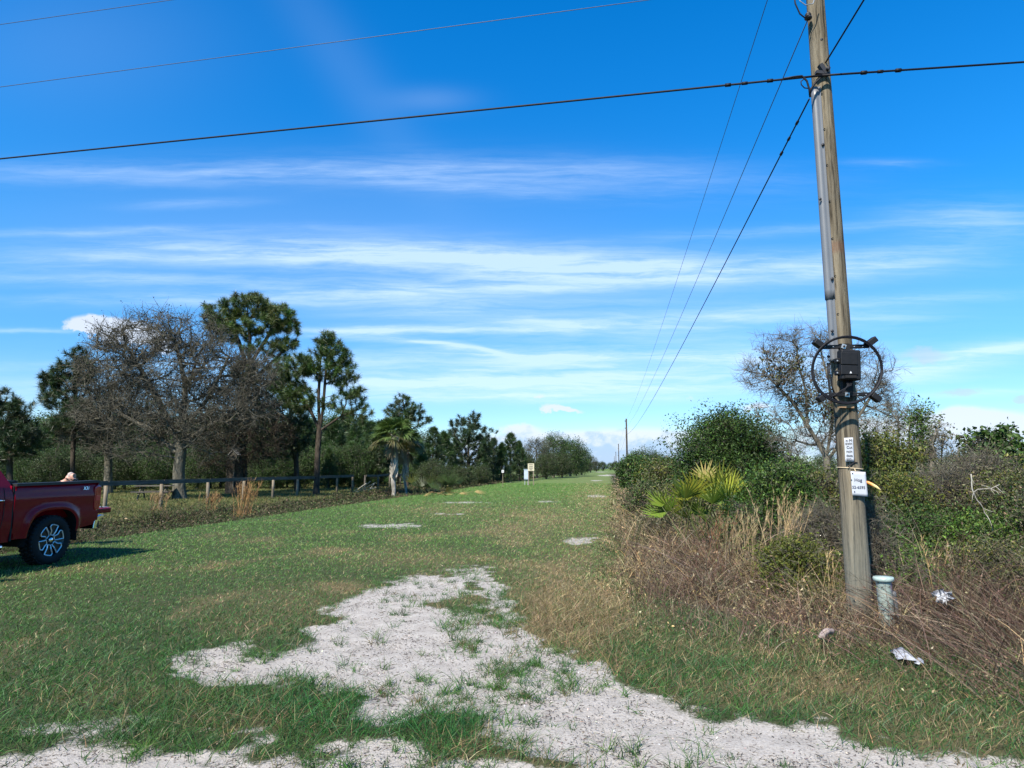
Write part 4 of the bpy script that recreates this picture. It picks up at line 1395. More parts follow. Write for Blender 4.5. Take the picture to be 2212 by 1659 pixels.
def weeds():
    n = 190000
    x, y, r = polar(n, 5.2, 70, R(2), R(45), 1.5)
    sd = scrubdist(x, y)
    k = (sd > -0.05 - 0.3 * rng.random(n) ** 2) & (rng.random(n) > .75 * sstep(fbm(x * 1.9, y * 1.9, 150, 3), .52, .36))
    x, y, r, sd = x[k], y[k], r[k], sd[k]
    n = len(x)
    px, py = proj(x, y)
    nz = fbm(x * .9, y * .9, 15, 3)
    tanw = 1.0 * np.exp(-(((px - 1330) / 90) ** 2 + ((py - 1310) / 90) ** 2)) + .9 * np.exp(-(((px - 1620) / 230) ** 2 + ((py - 1350) / 60) ** 2)) + .7 * np.exp(-(((px - 1390) / 110) ** 2 + ((py - 1200) / 90) ** 2)) + .5 * sstep(py, 1160, 1080) + .5 * np.exp(-(((px - 2120) / 140) ** 2 + ((py - 1490) / 40) ** 2)) + .15
    purw = 1.2 * np.exp(-(((px - 1520) / 150) ** 2 + ((py - 1265) / 70) ** 2)) + 1.1 * np.exp(-(((px - 2090) / 170) ** 2 + ((py - 1400) / 120) ** 2)) + .5 * np.exp(-(((px - 1790) / 120) ** 2 + ((py - 1380) / 50) ** 2)) + .1
    grw = .25 + .8 * sstep(sd, .5, -.1) + .5 * sstep(nz, .55, .7)
    gyw = .55 + 0 * px
    cl4 = np.stack([fbm(x * 1.7, y * 1.7, 110 + 7 * q, 3) for q in range(4)], 1)
    W4 = np.stack((tanw, purw, grw, gyw), 1) * np.exp(rng.normal(0, .25, (n, 4)) + 4.0 * (cl4 - .5))
    W4 = W4 ** 1.5
    cum = np.cumsum(W4 / W4.sum(1, keepdims=True), 1)
    kind = (rng.random((n, 1)) > cum).sum(1)
    C = np.zeros((n, 3))
    for i, pal in enumerate((TAN, PURP, WGR, GREY)):
        m = kind == i
        C[m] = pick_of(int(m.sum()), pal, [1] * len(pal), .25)
    rise = sstep(sd, -.1, 1.1)
    H = (.10 + .62 * rise * (.45 + .9 * nz)) * (.55 + .7 * rng.random(n)) * np.where(kind == 2, .75, 1.0)
    H *= .55 + .95 * sstep(fbm(x * 2.4, y * 2.4, 140, 3), .32, .68)
    H *= 1 - .45 * np.exp(-(((px - 1700) / 200) ** 2 + ((py - 1370) / 50) ** 2))
    lx = np.where(kind == 1, -.35, 0.05)
    lean = np.where(kind == 1, .55, .42)
    D = unit(np.stack((lx + rng.normal(0, 1, n) * lean, rng.normal(0, 1, n) * lean, np.ones(n)), 1))
    bend = np.stack((rng.normal(0, .45, n), rng.normal(0, .45, n), -.45 * rng.random(n)), 1)
    Wd = .0045 * (r / 7) ** .8 * (.5 + 1.5 * rng.random(n) ** 2.5) * np.where(kind == 0, 1.3, 1.0)
    A = Acc()
    ribbons(A, np.stack((x, y, zt(x, y) - .01), 1), D, H * np.where(kind == 1, 1.25, 1.0), Wd, bend, 3, C, .45)
    # small withered leaves held in the weeds
    nl = 110000
    i = rng.integers(0, n, nl)
    f = .15 + .75 * rng.random((nl, 1))
    P = np.stack((x[i], y[i], zt(x[i], y[i])), 1) + D[i] * H[i, None] * f + rng.normal(0, .03, (nl, 3))
    P[:, 2] = np.maximum(P[:, 2], .01)
    leaves(A, P, .026 * (r[i] / 7) ** .7 * (.4 + 1.3 * rng.random(nl) ** 2), C[i] * np.exp(rng.normal(0, .2, (nl, 1))), .45)
    o = A.build('weeds', M['straw'])
    tag(o, 'tangle of dead brown and tan weeds covering the rough ground', 'weeds', kind='stuff')
    # long arching bramble canes
    A = Acc()
    for (cx, cy, sx, sy, nn, hh, lx) in ((1510, 1255, 120, 40, 700, .75, 0), (2090, 1360, 120, 70, 900, 1.05, -.75), (2200, 1400, 60, 80, 400, 1.0, -.75), (1790, 1370, 130, 30, 400, .35, 0), (1640, 1360, 120, 30, 350, .35, 0), (1900, 1330, 60, 60, 300, .5, -.3), (2010, 1290, 60, 50, 500, .9, -.6), (1420, 1290, 60, 50, 300, .55, 0)):
        q = np.stack((rng.normal(cx, sx, nn), rng.normal(cy, sy, nn)), 1)
        P = np.array([pg(a, max(b, 1120)) for a, b in q])
        keep = scrubdist(P[:, 0], P[:, 1]) > -.1
        P = P[keep]
        m = len(P)
        P[:, 2] = zt(P[:, 0], P[:, 1])
        D = unit(np.stack((lx * .8 + rng.normal(0, .40, m), rng.normal(0, .40, m), np.ones(m)), 1))
        bend = np.stack((lx * .25 + rng.normal(0, .28, m), rng.normal(-.1, .28, m), -.12 - .25 * rng.random(m)), 1)
        ribbons(A, P, D, hh * (.35 + .7 * rng.random(m)), .0052, bend, 6, pick_of(m, PURP + GREY, [3, 3, 2, 2, 1, 1, 1], .2), .35)
    o = A.build('bramble_canes', M['straw'])
    tag(o, 'purplish brown arching bramble canes matted together in the rough', 'brambles', kind='stuff')


weeds()


def ditch():
    n = 90000
    u = 9 * (130 / 9) ** rng.random(n)
    w = DITCH_W0 + .1 - 4.0 * rng.random(n) ** .8
    x, y = xy(u, w)
    r = np.hypot(x, y)
    k = np.abs(np.arctan2(x, y)) < R(44)
    x, y, r, w, u = x[k], y[k], r[k], w[k], u[k]
    n = len(x)
    nz = fbm(x * .5, y * .5, 25, 3)
    nb = fbm(x * .25, y * .25, 45, 3)
    C = pick_of(n, [(0.085, 0.065, 0.040), (0.060, 0.048, 0.028), (0.058, 0.078, 0.024), (0.18, 0.14, 0.08), (0.042, 0.066, 0.018)], [3, 2.4, 2.8, .9, 3], .28)
    tallish = sstep(u, 36, 55)
    H = (.16 + .30 * nz + .18 * sstep(nb, .5, .7) + .6 * tallish * nz * sstep(w, -13, -15)) * (.6 + .7 * rng.random(n)) * sstep(w, DITCH_W0 + .2, DITCH_W0 - .8)
    D = unit(np.stack((rng.normal(0, .55, n), rng.normal(0, .55, n), np.ones(n)), 1))
    bend = np.stack((rng.normal(0, .45, n), rng.normal(0, .45, n), -.4 * rng.random(n)), 1)
    A = Acc()
    B = np.stack((x, y, zt(x, y) - .01), 1)
    ribbons(A, B, D, H, .008 * (r / 14) ** .8, bend, 2, C, .4)
    nl = 40000
    i = rng.integers(0, n, nl)
    P = B[i] + D[i] * H[i, None] * (.3 + .75 * rng.random((nl, 1))) + rng.normal(0, .05, (nl, 3))
    P[:, 2] = np.maximum(P[:, 2], B[i, 2] + .02)
    leaves(A, P, .045 * (r[i] / 16) ** .8 * (.6 + .9 * rng.random(nl)), C[i] * np.exp(rng.normal(0, .2, (nl, 1))), .55)
    o = A.build('ditch_weeds', M['straw'])
    tag(o, 'dark brown-green weeds filling the ditch beside the mown verge', 'weeds', kind='stuff')
    # thin grass of the yard beyond the fence
    n = 110000
    u = 16 * (75 / 16) ** rng.random(n)
    w = -15.4 - 26 * rng.random(n) ** 1.3
    x, y = xy(u, w)
    k = (np.abs(np.arctan2(x, y)) < R(44)) & (y > 8)
    x, y = x[k], y[k]
    n = len(x)
    r = np.hypot(x, y)
    A = Acc()
    ribbons(A, np.stack((x, y, zt(x, y) - .01), 1), unit(np.stack((rng.normal(0, .6, n), rng.normal(0, .6, n), np.ones(n)), 1)), .10 + .12 * rng.random(n), .011 * (r / 20) ** .8, np.stack((rng.normal(0, .4, n), rng.normal(0, .4, n), -.3 * rng.random(n)), 1), 2,
            pick_of(n, [(0.085, 0.105, 0.026), (0.15, 0.135, 0.050), (0.20, 0.17, 0.07), (0.08, 0.075, 0.034)], [4, 3, 2, 1.5], .2), .5)
    o = A.build('yard_grass', M['straw'])
    tag(o, 'thin yellowish grass of the yard beyond the rail fence', 'grass', kind='stuff')


ditch()


# ------------------------------------------------------------------ fence
def weathered(name, c1, c2, sc=(18, 18, 1.2), axis=None):
    m, t, out = material(name)
    o = t.n('ShaderNodeTexCoord').outputs['Object']
    nz = t.noise(t.mapping(o, sc=sc), 1.0, 8, 0.65)
    n2 = t.noise(o, 1.7, 4, 0.6)
    c = t.mix(t.mapr(nz, 0.3, 0.7), c1, c2)
    c = t.mix(t.mapr(n2, 0.4, 0.75, 0, .5), c, tuple(.55 * x for x in c1))
    bsdf(t, out, c, 0.9, 0, 0.15, 0, nz, 0.5, 0.01)
    return m


M['post'] = weathered('post_wood', (0.16, 0.13, 0.095), (0.29, 0.245, 0.185))
M['rail'] = weathered('rail_wood', (0.085, 0.072, 0.058), (0.17, 0.15, 0.125), (1.5, 1.5, 22))


def fence():
    W = -18.2
    root = empty('rail_fence', (*xy(27, W), 0), 0, 'weathered wooden rail fence on short posts along the ditch', 'fence')
    o = np.array((*xy(27, W), 0))
    us = [-W / math.tan(ROAD - azel(q, 1012)[0]) for q in (-180, -40, 90, 213, 317, 409, 490, 555, 611, 658, 700, 737, 768)]
    tops = []
    for u in us:
        x, y = xy(u, W)
        z = zt1(x, y)
        A = Acc()
        tilt = rng.normal(0, .012, 2)
        tube(A, [(x, y, z - .2), (x + tilt[0] * .5, y, z + .5), (x + tilt[0], y + tilt[1], 1.12 + rng.normal(0, .015))], [.075, .072, .07], 9)
        A.build('post', M['post'], root, True, o)
        tops.append((x, y, 1.12))
    for a, b in zip(us[:-1], us[1:]):
        A = Acc()
        p, q = np.array((*xy(a - .03, W + .10), 1.10)), np.array((*xy(b - .06, W + .10), 1.10 + rng.normal(0, .012)))
        d = unit(q - p)
        mid = (p + q) / 2
        box(A, mid, (.045, np.linalg.norm(q - p), .17), Matrix.Rotation(-math.atan2(d[0], d[1]), 3, 'Z') @ Matrix.Rotation(math.asin(d[2]), 3, 'X'))
        A.build('rail', M['rail'], root, False, o)
    # the older run beyond the gap
    root2 = empty('rail_fence', (*xy(56, W), 0), 0, 'dark sagging far run of rail fence behind the booted palm', 'fence')
    o = np.array((*xy(56, W), 0))
    us = [50, 53, 56, 59, 62, 65]
    for u in us:
        x, y = xy(u, W)
        A = Acc()
        tube(A, [(x, y, -.2), (x, y, 1.12)], [.07, .065], 8)
        A.build('post', M['rail'], root2, True, o)
    for a, b in zip(us[:-1], us[1:]):
        A = Acc()
        p, q = np.array((*xy(a, W + .1), 1.1 + rng.normal(0, .03))), np.array((*xy(b - .03, W + .1), 1.1 + rng.normal(0, .03)))
        d = unit(q - p)
        box(A, (p + q) / 2, (.045, np.linalg.norm(q - p), .15), Matrix.Rotation(-math.atan2(d[0], d[1]), 3, 'Z') @ Matrix.Rotation(math.asin(d[2]), 3, 'X'))
        A.build('rail', M['rail'], root2, False, o)


fence()

# ------------------------------------------------------------------ pickup truck
M['paint'] = plain('maroon_paint', (0.270, 0.003, 0.013), 0.25, 0.0, 0.15, 0.25, .05, 3)
M['black'] = plain('black_plastic', (0.012, 0.012, 0.013), 0.55)
M['rubber'] = plain('tyre_rubber', (0.014, 0.014, 0.015), 0.8, 0, .3, 0, .25, 30)
M['chrome'] = plain('chrome', (0.72, 0.74, 0.78), 0.12, 1.0, .5, 0, .04)
M['alu'] = plain('machined_alloy', (0.80, 0.82, 0.85), 0.35, 0.7)
M['darkrim'] = plain('dark_wheel_paint', (0.02, 0.022, 0.026), 0.3, .3)
M['taillight'] = plain('tail_lamp_lens', (0.55, 0.010, 0.014), 0.15, 0, .6, 1.0)
M['lamp2'] = plain('bright_red_lens', (0.75, 0.03, 0.05), 0.1, 0, .6, 1.0)
M['glass'] = plain('tinted_glass', (0.012, 0.014, 0.017), 0.05, 0, .8, 1.0)
M['seam'] = plain('seam_black', (0.004, 0.003, 0.004), 0.8)
M['white'] = plain('white_print', (0.7, 0.7, 0.72), 0.4)
M['steel'] = plain('galvanised_steel', (0.42, 0.43, 0.45), 0.45, .7)


def text(name, s, size, parent, loc, rot, mat, ext=0.0008, align='LEFT', shear=0.0):
    cu = bpy.data.curves.new(name, 'FONT')
    cu.body = s
    cu.size = size
    cu.extrude = ext
    cu.align_x = align
    cu.align_y = 'CENTER'
    cu.shear = shear
    cu.materials.append(mat)
    tmp = bpy.data.objects.new('tmp', cu)
    COL.objects.link(tmp)
    me = bpy.data.meshes.new_from_object(tmp.evaluated_get(bpy.context.evaluated_depsgraph_get()))
    bpy.data.objects.remove(tmp)
    me.name = name
    o = bpy.data.objects.new(name, me)
    COL.objects.link(o)
    o.parent = parent
    o.location = loc
    o.rotation_euler = rot
    return o


def truck():
    c = pg(110, 1219) - np.array((RD[1], -RD[0], 0)) * .15
    hub = np.array((c[0], c[1])) - 0.86 * np.array((RD[1], -RD[0]))       # axle centre: near wheel minus half the track
    z0 = zt1(c[0], c[1])
    yaw = math.atan2(RD[1], RD[0])
    root = empty('pickup_truck', (hub[0], hub[1], z0), yaw, 'dark red pickup truck parked on the grass with its tailgate down', 'truck')
    HW = 0.99

    def wy(z):
        return HW - 0.03 * sstep(z, .75, .5) - 0.02 * sstep(z, 1.08, 1.3) - np.where(z > 1.3, .30 * (z - 1.3) / .66, 0)

    def arch(x, xc):
        q = np.abs((x - xc) / .53)
        return np.where(q < 1, .43 + .51 * (np.maximum(1 - q ** 3, 0)) ** (1 / 3), 0)

    def shell(A, xs, zb, ztp, rows, side, xc, extra=None):
        t = np.linspace(0, 1, rows)
        X = np.repeat(xs, rows)
        Z = (zb[:, None] + (ztp - zb)[:, None] * t).ravel()
        Yv = wy(Z)
        q = (np.abs((X - xc) / .53) ** 3 + np.maximum((Z - .43) / .51, 0) ** 3) ** (1 / 3)
        Yv = Yv + .035 * np.exp(-((q - 1.07) / .11) ** 2) * (Z > .35)
        Yv = Yv + .007 * np.exp(-((Z - 1.17) / .06) ** 2) - .006 * np.exp(-((Z - .98) / .09) ** 2)
        n = len(xs)
        i = (np.arange(n - 1)[:, None] * rows + np.arange(rows - 1)[None]).ravel()
        Q = np.stack((i, i + rows, i + rows + 1, i + 1), 1)
        A.add(np.stack((X, -side * Yv, Z), 1), Q if side > 0 else Q[:, ::-1])
        return X, Yv, Z

    # bed
    xs = np.unique(np.concatenate((np.linspace(-.82, 1.14, 60), np.linspace(-.53, -.44, 14), np.linspace(.44, .53, 14))))
    zb = np.maximum(np.where(xs > .53, .56 + .10 * (xs - .53), .50), arch(xs, 0))
    zt_ = np.full_like(xs, 1.37) + .02 * sstep(xs, -.8, 1.1)
    A = Acc()
    for s in (1, -1):
        shell(A, xs, zb, zt_, 22, s, 0)
    for s in (1, -1):           # inner walls, closing faces
        box(A, (.16, s * .80, 1.06), (1.94, .05, .58))
        box(A, (1.12, s * .885, .98), (.04, .17, .80))
        box(A, (-.80, s * .885, .94), (.04, .17, .84))
    box(A, (-.80, 0, 1.06), (.05, 1.55, .58))
    A.build('bed', M['paint'], root, True)
    A = Acc()
    box(A, (.16, 0, .80), (1.94, 1.56, .05))
    for s in (1, -1):           # dark wheel wells and underbody
        K = 20
        th = np.linspace(-.05, math.pi + .05, K)
        sq = lambda q: np.sign(q) * np.abs(q) ** (2 / 3)
        V = np.concatenate([np.stack((.56 * sq(np.cos(th)), np.full(K, s * yy), .43 + .54 * sq(np.sin(th))), 1) for yy in (.990, .55)])
        A.add(V, [(i, i + 1, K + i + 1, K + i) for i in range(K - 1)])
        V2 = V.copy()
        V2[:, 0] -= 3.72
        A.add(V2, [(i, i + 1, K + i + 1, K + i) for i in range(K - 1)])
    box(A, (-1.8, 0, .55), (5.6, 1.05, .22))
    A.build('underbody', M['seam'], root)
    # bed rail caps
    for s in (1, -1):
        A = Acc()
        pts = [(-.81, -s * .895, 1.383), (.2, -s * .895, 1.392), (1.1, -s * .89, 1.405), (1.15, -s * .88, 1.39)]
        for a, b in zip(pts[:-1], pts[1:]):
            a, b = np.array(a), np.array(b)
            box(A, (a + b) / 2, (np.linalg.norm(b - a) + .004, .20, .045), Matrix.Rotation(-math.atan2(b[2] - a[2], b[0] - a[0]), 3, 'Y'))
        ra = A.build('bed_rail', M['black'], root)
    # bright alloy strip added to imitate sky light on the far rail's top
    A = Acc()
    box(A, (-.12, .66, 1.445), (1.30, .10, .05))
    A.build('far_rail_highlight', M['alu'], root)
    # cab and bonnet
    xs = np.unique(np.concatenate((np.linspace(-4.76, -.86, 90), np.linspace(-4.25, -4.16, 10), np.linspace(-3.28, -3.19, 10))))
    px_ = [-4.76, -4.70, -4.55, -3.62, -2.92, -2.6, -1.35, -1.16, -1.03, -.86]
    pz_ = [.98, 1.10, 1.19, 1.31, 1.88, 1.945, 1.945, 1.90, 1.72, 1.37]
    zt_ = np.interp(xs, px_, pz_)
    zb = np.maximum(np.where(xs < -4.3, .55, .47), arch(xs, -3.72))
    A = Acc()
    X, Yv, Z = shell(A, xs, zb, zt_, 26, 1, -3.72)
    shell(A, xs, zb, zt_, 26, -1, -3.72)
    n = len(xs)
    tp = np.stack((xs, wy(zt_), zt_), 1)
    cr = np.stack((xs, wy(zt_) * .55, zt_ + .035), 1)
    V = np.concatenate([np.stack((xs, -wy(zt_), zt_), 1), np.stack((xs, -wy(zt_) * .55, zt_ + .035), 1), cr, tp])
    A.add(V, [(k * n + i, k * n + i + 1, (k + 1) * n + i + 1, (k + 1) * n + i) for k in range(3) for i in range(n - 1)])
    box(A, (-4.745, 0, .80), (.04, 1.9, .50))
    box(A, (-.875, 0, .92), (.03, 1.92, .90))
    A.build('cab', M['paint'], root, True)

    def sidepanel(name, poly, mat, s, off=.006, par=root):
        B = Acc()
        V = np.array([(x, -s * (float(wy(np.array(z))) + off), z) for x, z in poly])
        m = V.mean(0)
        k = len(V)
        B.add(np.concatenate((V, [m])), None, [(i, (i + 1) % k, k) for i in range(k)])
        ob = B.build(name, mat, par)
        md = ob.modifiers.new('thickness', 'SOLIDIFY')
        md.thickness = .006
        return ob
    for s in (1, -1):
        sidepanel('side_window', [(-1.30, 1.42), (-1.22, 1.55), (-1.38, 1.84), (-2.02, 1.85), (-2.02, 1.40)], M['glass'], s)
        sidepanel('side_window', [(-2.10, 1.40), (-2.10, 1.85), (-2.62, 1.85), (-2.86, 1.72), (-3.12, 1.42)], M['glass'], s)
    for nm, (xa, za), (xb, zb_) in (('windscreen', (-3.52, 1.40), (-2.96, 1.86)), ('rear_window', (-.95, 1.57), (-1.12, 1.85))):
        B = Acc()
        dx = -.03 if nm == 'windscreen' else .03
        B.add([(xa + dx, -.74, za + .05), (xb + dx, -.66, zb_ + .05), (xb + dx, .66, zb_ + .05), (xa + dx, .74, za + .05)], [(0, 1, 2, 3)])
        ob = B.build(nm, M['glass'], root)
        ob.modifiers.new('thickness', 'SOLIDIFY').thickness = .006
    # shut lines, handles, step bars, badge
    for s in (1, -1):
        for xg in (-2.06, -3.12, -1.02):
            B = Acc()
            zz = np.linspace(.50, 1.34, 16)
            xx = xg + (0 if xg != -1.02 else 1) * np.where(zz < .95, -.10 * ((.95 - zz) / .45) ** 1.5, 0)
            yy = wy(zz) + .007 * np.exp(-((zz - 1.17) / .06) ** 2) + .003
            V = np.concatenate((np.stack((xx - .006, -s * yy, zz), 1), np.stack((xx + .006, -s * yy, zz), 1)))
            B.add(V, [(i, i + 1, 16 + i + 1, 16 + i) for i in range(15)])
            ob = B.build('door_gap', M['seam'], root)
        B = Acc()
        box(B, (-.84, -s * .93, .92), (.030, .10, .88))
        B.build('cab_gap', M['seam'], root)
        for xg in (-1.18, -2.24):
            B = Acc()
            tube(B, [(xg - .12, -s * .985, 1.14), (xg - .10, -s * 1.03, 1.142), (xg + .10, -s * 1.03, 1.142), (xg + .12, -s * .985, 1.14)], [.016, .02, .02, .016], 8)
            B.build('door_handle', M['chrome'], root, True)
        B = Acc()
        tube(B, [(-3.05, -s * .86, .44), (-2.95, -s * .97, .40), (-1.02, -s * .97, .40), (-.92, -s * .86, .44)], .05, 10)
        B.build('step_bar', M['chrome'], root, True)
        B = Acc()
        box(B, (-4.62, -s * .80, 1.02), (.20, .30, .18))
        B.build('headlight', M['white'], root)
        B = Acc()
        tube(B, [(-3.02, -s * .95, 1.40), (-3.00, -s * 1.14, 1.44)], .03, 6)
        box(B, (-2.98, -s * 1.18, 1.50), (.12, .22, .26))
        B.build('side_mirror', M['black'], root)
    text('badge', 'X31', .085, root, (.62, -1.002, 1.285), (R(84), 0, 0), M['chrome'], .003, 'LEFT', .25)
    # tail lamps
    for s in (1, -1):
        B = Acc()
        prof = [(1.00, .90), (1.00, 1.30), (1.05, 1.335), (1.17, 1.33), (1.19, 1.25), (1.18, 1.0), (1.15, .88), (1.05, .86)]
        extrude(B, prof, .17, ((0, -s * 1.005, 0), (1, 0, 0), (0, 0, 1), (0, s * 1.0, 0)))
        ob = B.build('tail_lamp', M['taillight'], root)
        bv = ob.modifiers.new('soft', 'BEVEL')
        bv.width = .02
        bv.segments = 3
        B = Acc()
        box(B, (1.09, -s * 1.006, 1.10), (.13, .012, .10))
        B.build('lamp_band', M['lamp2'], ob)
    # rear bumper
    for s in (1, -1):
        B = Acc()
        prof = [(1.03, .53), (1.06, .66), (1.12, .74), (1.27, .775), (1.34, .765), (1.34, .735), (1.24, .715), (1.16, .67), (1.13, .60), (1.12, .52)]
        extrude(B, prof, .46, ((0, -s * .985, 0), (1, 0, 0), (0, 0, 1), (0, s * 1.0, 0)))
        ob = B.build('bumper_end', M['chrome'], root)
        bv = ob.modifiers.new('soft', 'BEVEL')
        bv.width = .012
        bv.segments = 2
    B = Acc()
    box(B, (1.22, 0, .63), (.18, 1.06, .16))
    box(B, (1.20, 0, .745), (.24, 1.90, .03))
    box(B, (1.20, -.74, .60), (.10, .42, .12))
    box(B, (1.20, .74, .60), (.10, .42, .12))
    B.build('bumper_step', M['black'], root)
    # tailgate let down
    B = Acc()
    box(B, (1.52, 0, .835), (.68, 1.60, .10))
    tg = B.build('tailgate', M['paint'], root)
    bv = tg.modifiers.new('soft', 'BEVEL')
    bv.width = .025
    bv.segments = 3
    B = Acc()
    box(B, (1.52, 0, .892), (.62, 1.50, .016))
    B.build('liner', M['steel'], tg)
    B = Acc()
    box(B, (1.863, 0, .835), (.012, 1.40, .03))
    B.build('spoiler_strip', M['black'], tg)
    for s in (1, -1):
        B = Acc()
        tube(B, [(1.12, -s * .78, 1.22), (1.42, -s * .775, 1.05), (1.60, -s * .77, .88)], .008, 6)
        B.build('cable', M['black'], tg)

    # wheels
    def wheel(x, s):
        w = empty('wheel', (x, -s * .86, .415), 0 if s > 0 else math.pi)
        w.parent = root
        B = Acc()
        Rt = .418
        lathe(B, [(.275, -.125), (.29, -.14), (.36, -.145), (.40, -.13), (Rt, -.10), (Rt, .10), (.40, .13), (.36, .145), (.29, .14), (.275, .125)], 56, 'y')
        for k in range(36):
            a = k * 2 * math.pi / 36
            for yy in (-.09, 0, .09):
                ang = a + (0.08 if yy == 0 else 0)
                box(B, (Rt * math.cos(ang), yy, Rt * math.sin(ang)), (.016, .07, .045), Matrix.Rotation(-ang, 3, 'Y'))
        B.build('tyre', M['rubber'], w, True)
        B = Acc()
        lathe(B, [(.278, -.125), (.272, -.11), (.262, -.10), (.255, -.02), (.16, -.03), (.08, -.06), (0.001, -.06)], 48, 'y')
        lathe(B, [(.255, -.02), (.255, .12)], 48, 'y')
        rim = B.build('rim', M['darkrim'], w, True)
        for k in range(6):
            a = k * math.pi / 3 + .28
            er = np.array((math.cos(a), 0, math.sin(a)))
            et = np.array((-math.sin(a), 0, math.cos(a)))
            loop = [(.085, -.035), (.085, .035), (.15, .046), (.215, .098), (.258, .072), (.262, -.02), (.258, -.072), (.215, -.06), (.15, -.046)]
            P = [er * p + et * q + np.array((0, -.092 - .02 * (p > .12), 0)) for p, q in loop]
            B = Acc()
            extrude(B, loop, .02, (np.array((0, -.085, 0)), er, et, np.array((0, -1.0, 0))))
            sp = B.build('spoke', M['darkrim'], w)
            B = Acc()
            for p, q in zip(P, P[1:] + P[:1]):
                tube(B, [p + np.array((0, -.006, 0)), q + np.array((0, -.006, 0))], .0115, 6)
            B.build('spoke_edge', M['alu'], w)
        B = Acc()
        lathe(B, [(.045, -.09), (.044, -.118), (.036, -.125), (.001, -.127)], 24, 'y')
        B.build('hub_cap', M['chrome'], w, True)
        B = Acc()
        for k in range(6):
            a = k * math.pi / 3
            lathe(B, [(.012, -.09), (.012, -.115), (.001, -.118)], 8, 'y', (.068 * math.cos(a), 0, .068 * math.sin(a)))
        B.build('lug_nuts', M['black'], w, True)
        return w
    # the short overhang behind the axle
    done = set()
    for ch in root.children_recursive:
        if ch.type == 'MESH' and ch.data.name not in done and ch.name.split('.')[0] != 'badge':
            done.add(ch.data.name)
            k = len(ch.data.vertices) * 3
            co = np.zeros(k, np.float32)
            ch.data.vertices.foreach_get('co', co)
            xx = co[0::3]
            co[0::3] = np.where(xx > .55, .55 + (xx - .55) * .84, xx)
            ch.data.vertices.foreach_set('co', co)
            ch.data.update()
    for x in (0, -3.72):
        for s in (1, -1):
            wheel(x, s)


truck()


# ------------------------------------------------------------------ person leaning over the tailgate
def skinmat():
    m, t, out = material('skin')
    o = t.n('ShaderNodeTexCoord').outputs['Object']
    nz = t.noise(o, 30, 4, .6)
    c = t.mix(nz, (0.50, 0.25, 0.17), (0.62, 0.35, 0.26))
    p = bsdf(t, out, c, .5)
    p.inputs['Subsurface Weight'].default_value = .1
    p.inputs['Subsurface Radius'].default_value = (.02, .008, .004)
    return m


def skinned(name, verts, edges, radii, mat, parent, sub=2, root_i=0):
    me = bpy.data.meshes.new(name)
    me.from_pydata([tuple(v) for v in verts], edges, [])
    me.materials.append(mat)
    o = bpy.data.objects.new(name, me)
    COL.objects.link(o)
    o.parent = parent
    md = o.modifiers.new('skin', 'SKIN')
    md.use_smooth_shade = True
    if not me.skin_vertices:
        me.attributes.new('skin_vertices', 'FLOAT_VECTOR', 'POINT')
    for i, r in enumerate(radii):
        sv = me.skin_vertices[0].data[i]
        sv.radius = (r, r) if not isinstance(r, tuple) else r
        sv.use_root = (i == root_i)
    sb = o.modifiers.new('smooth', 'SUBSURF')
    sb.levels = sb.render_levels = sub
    return o


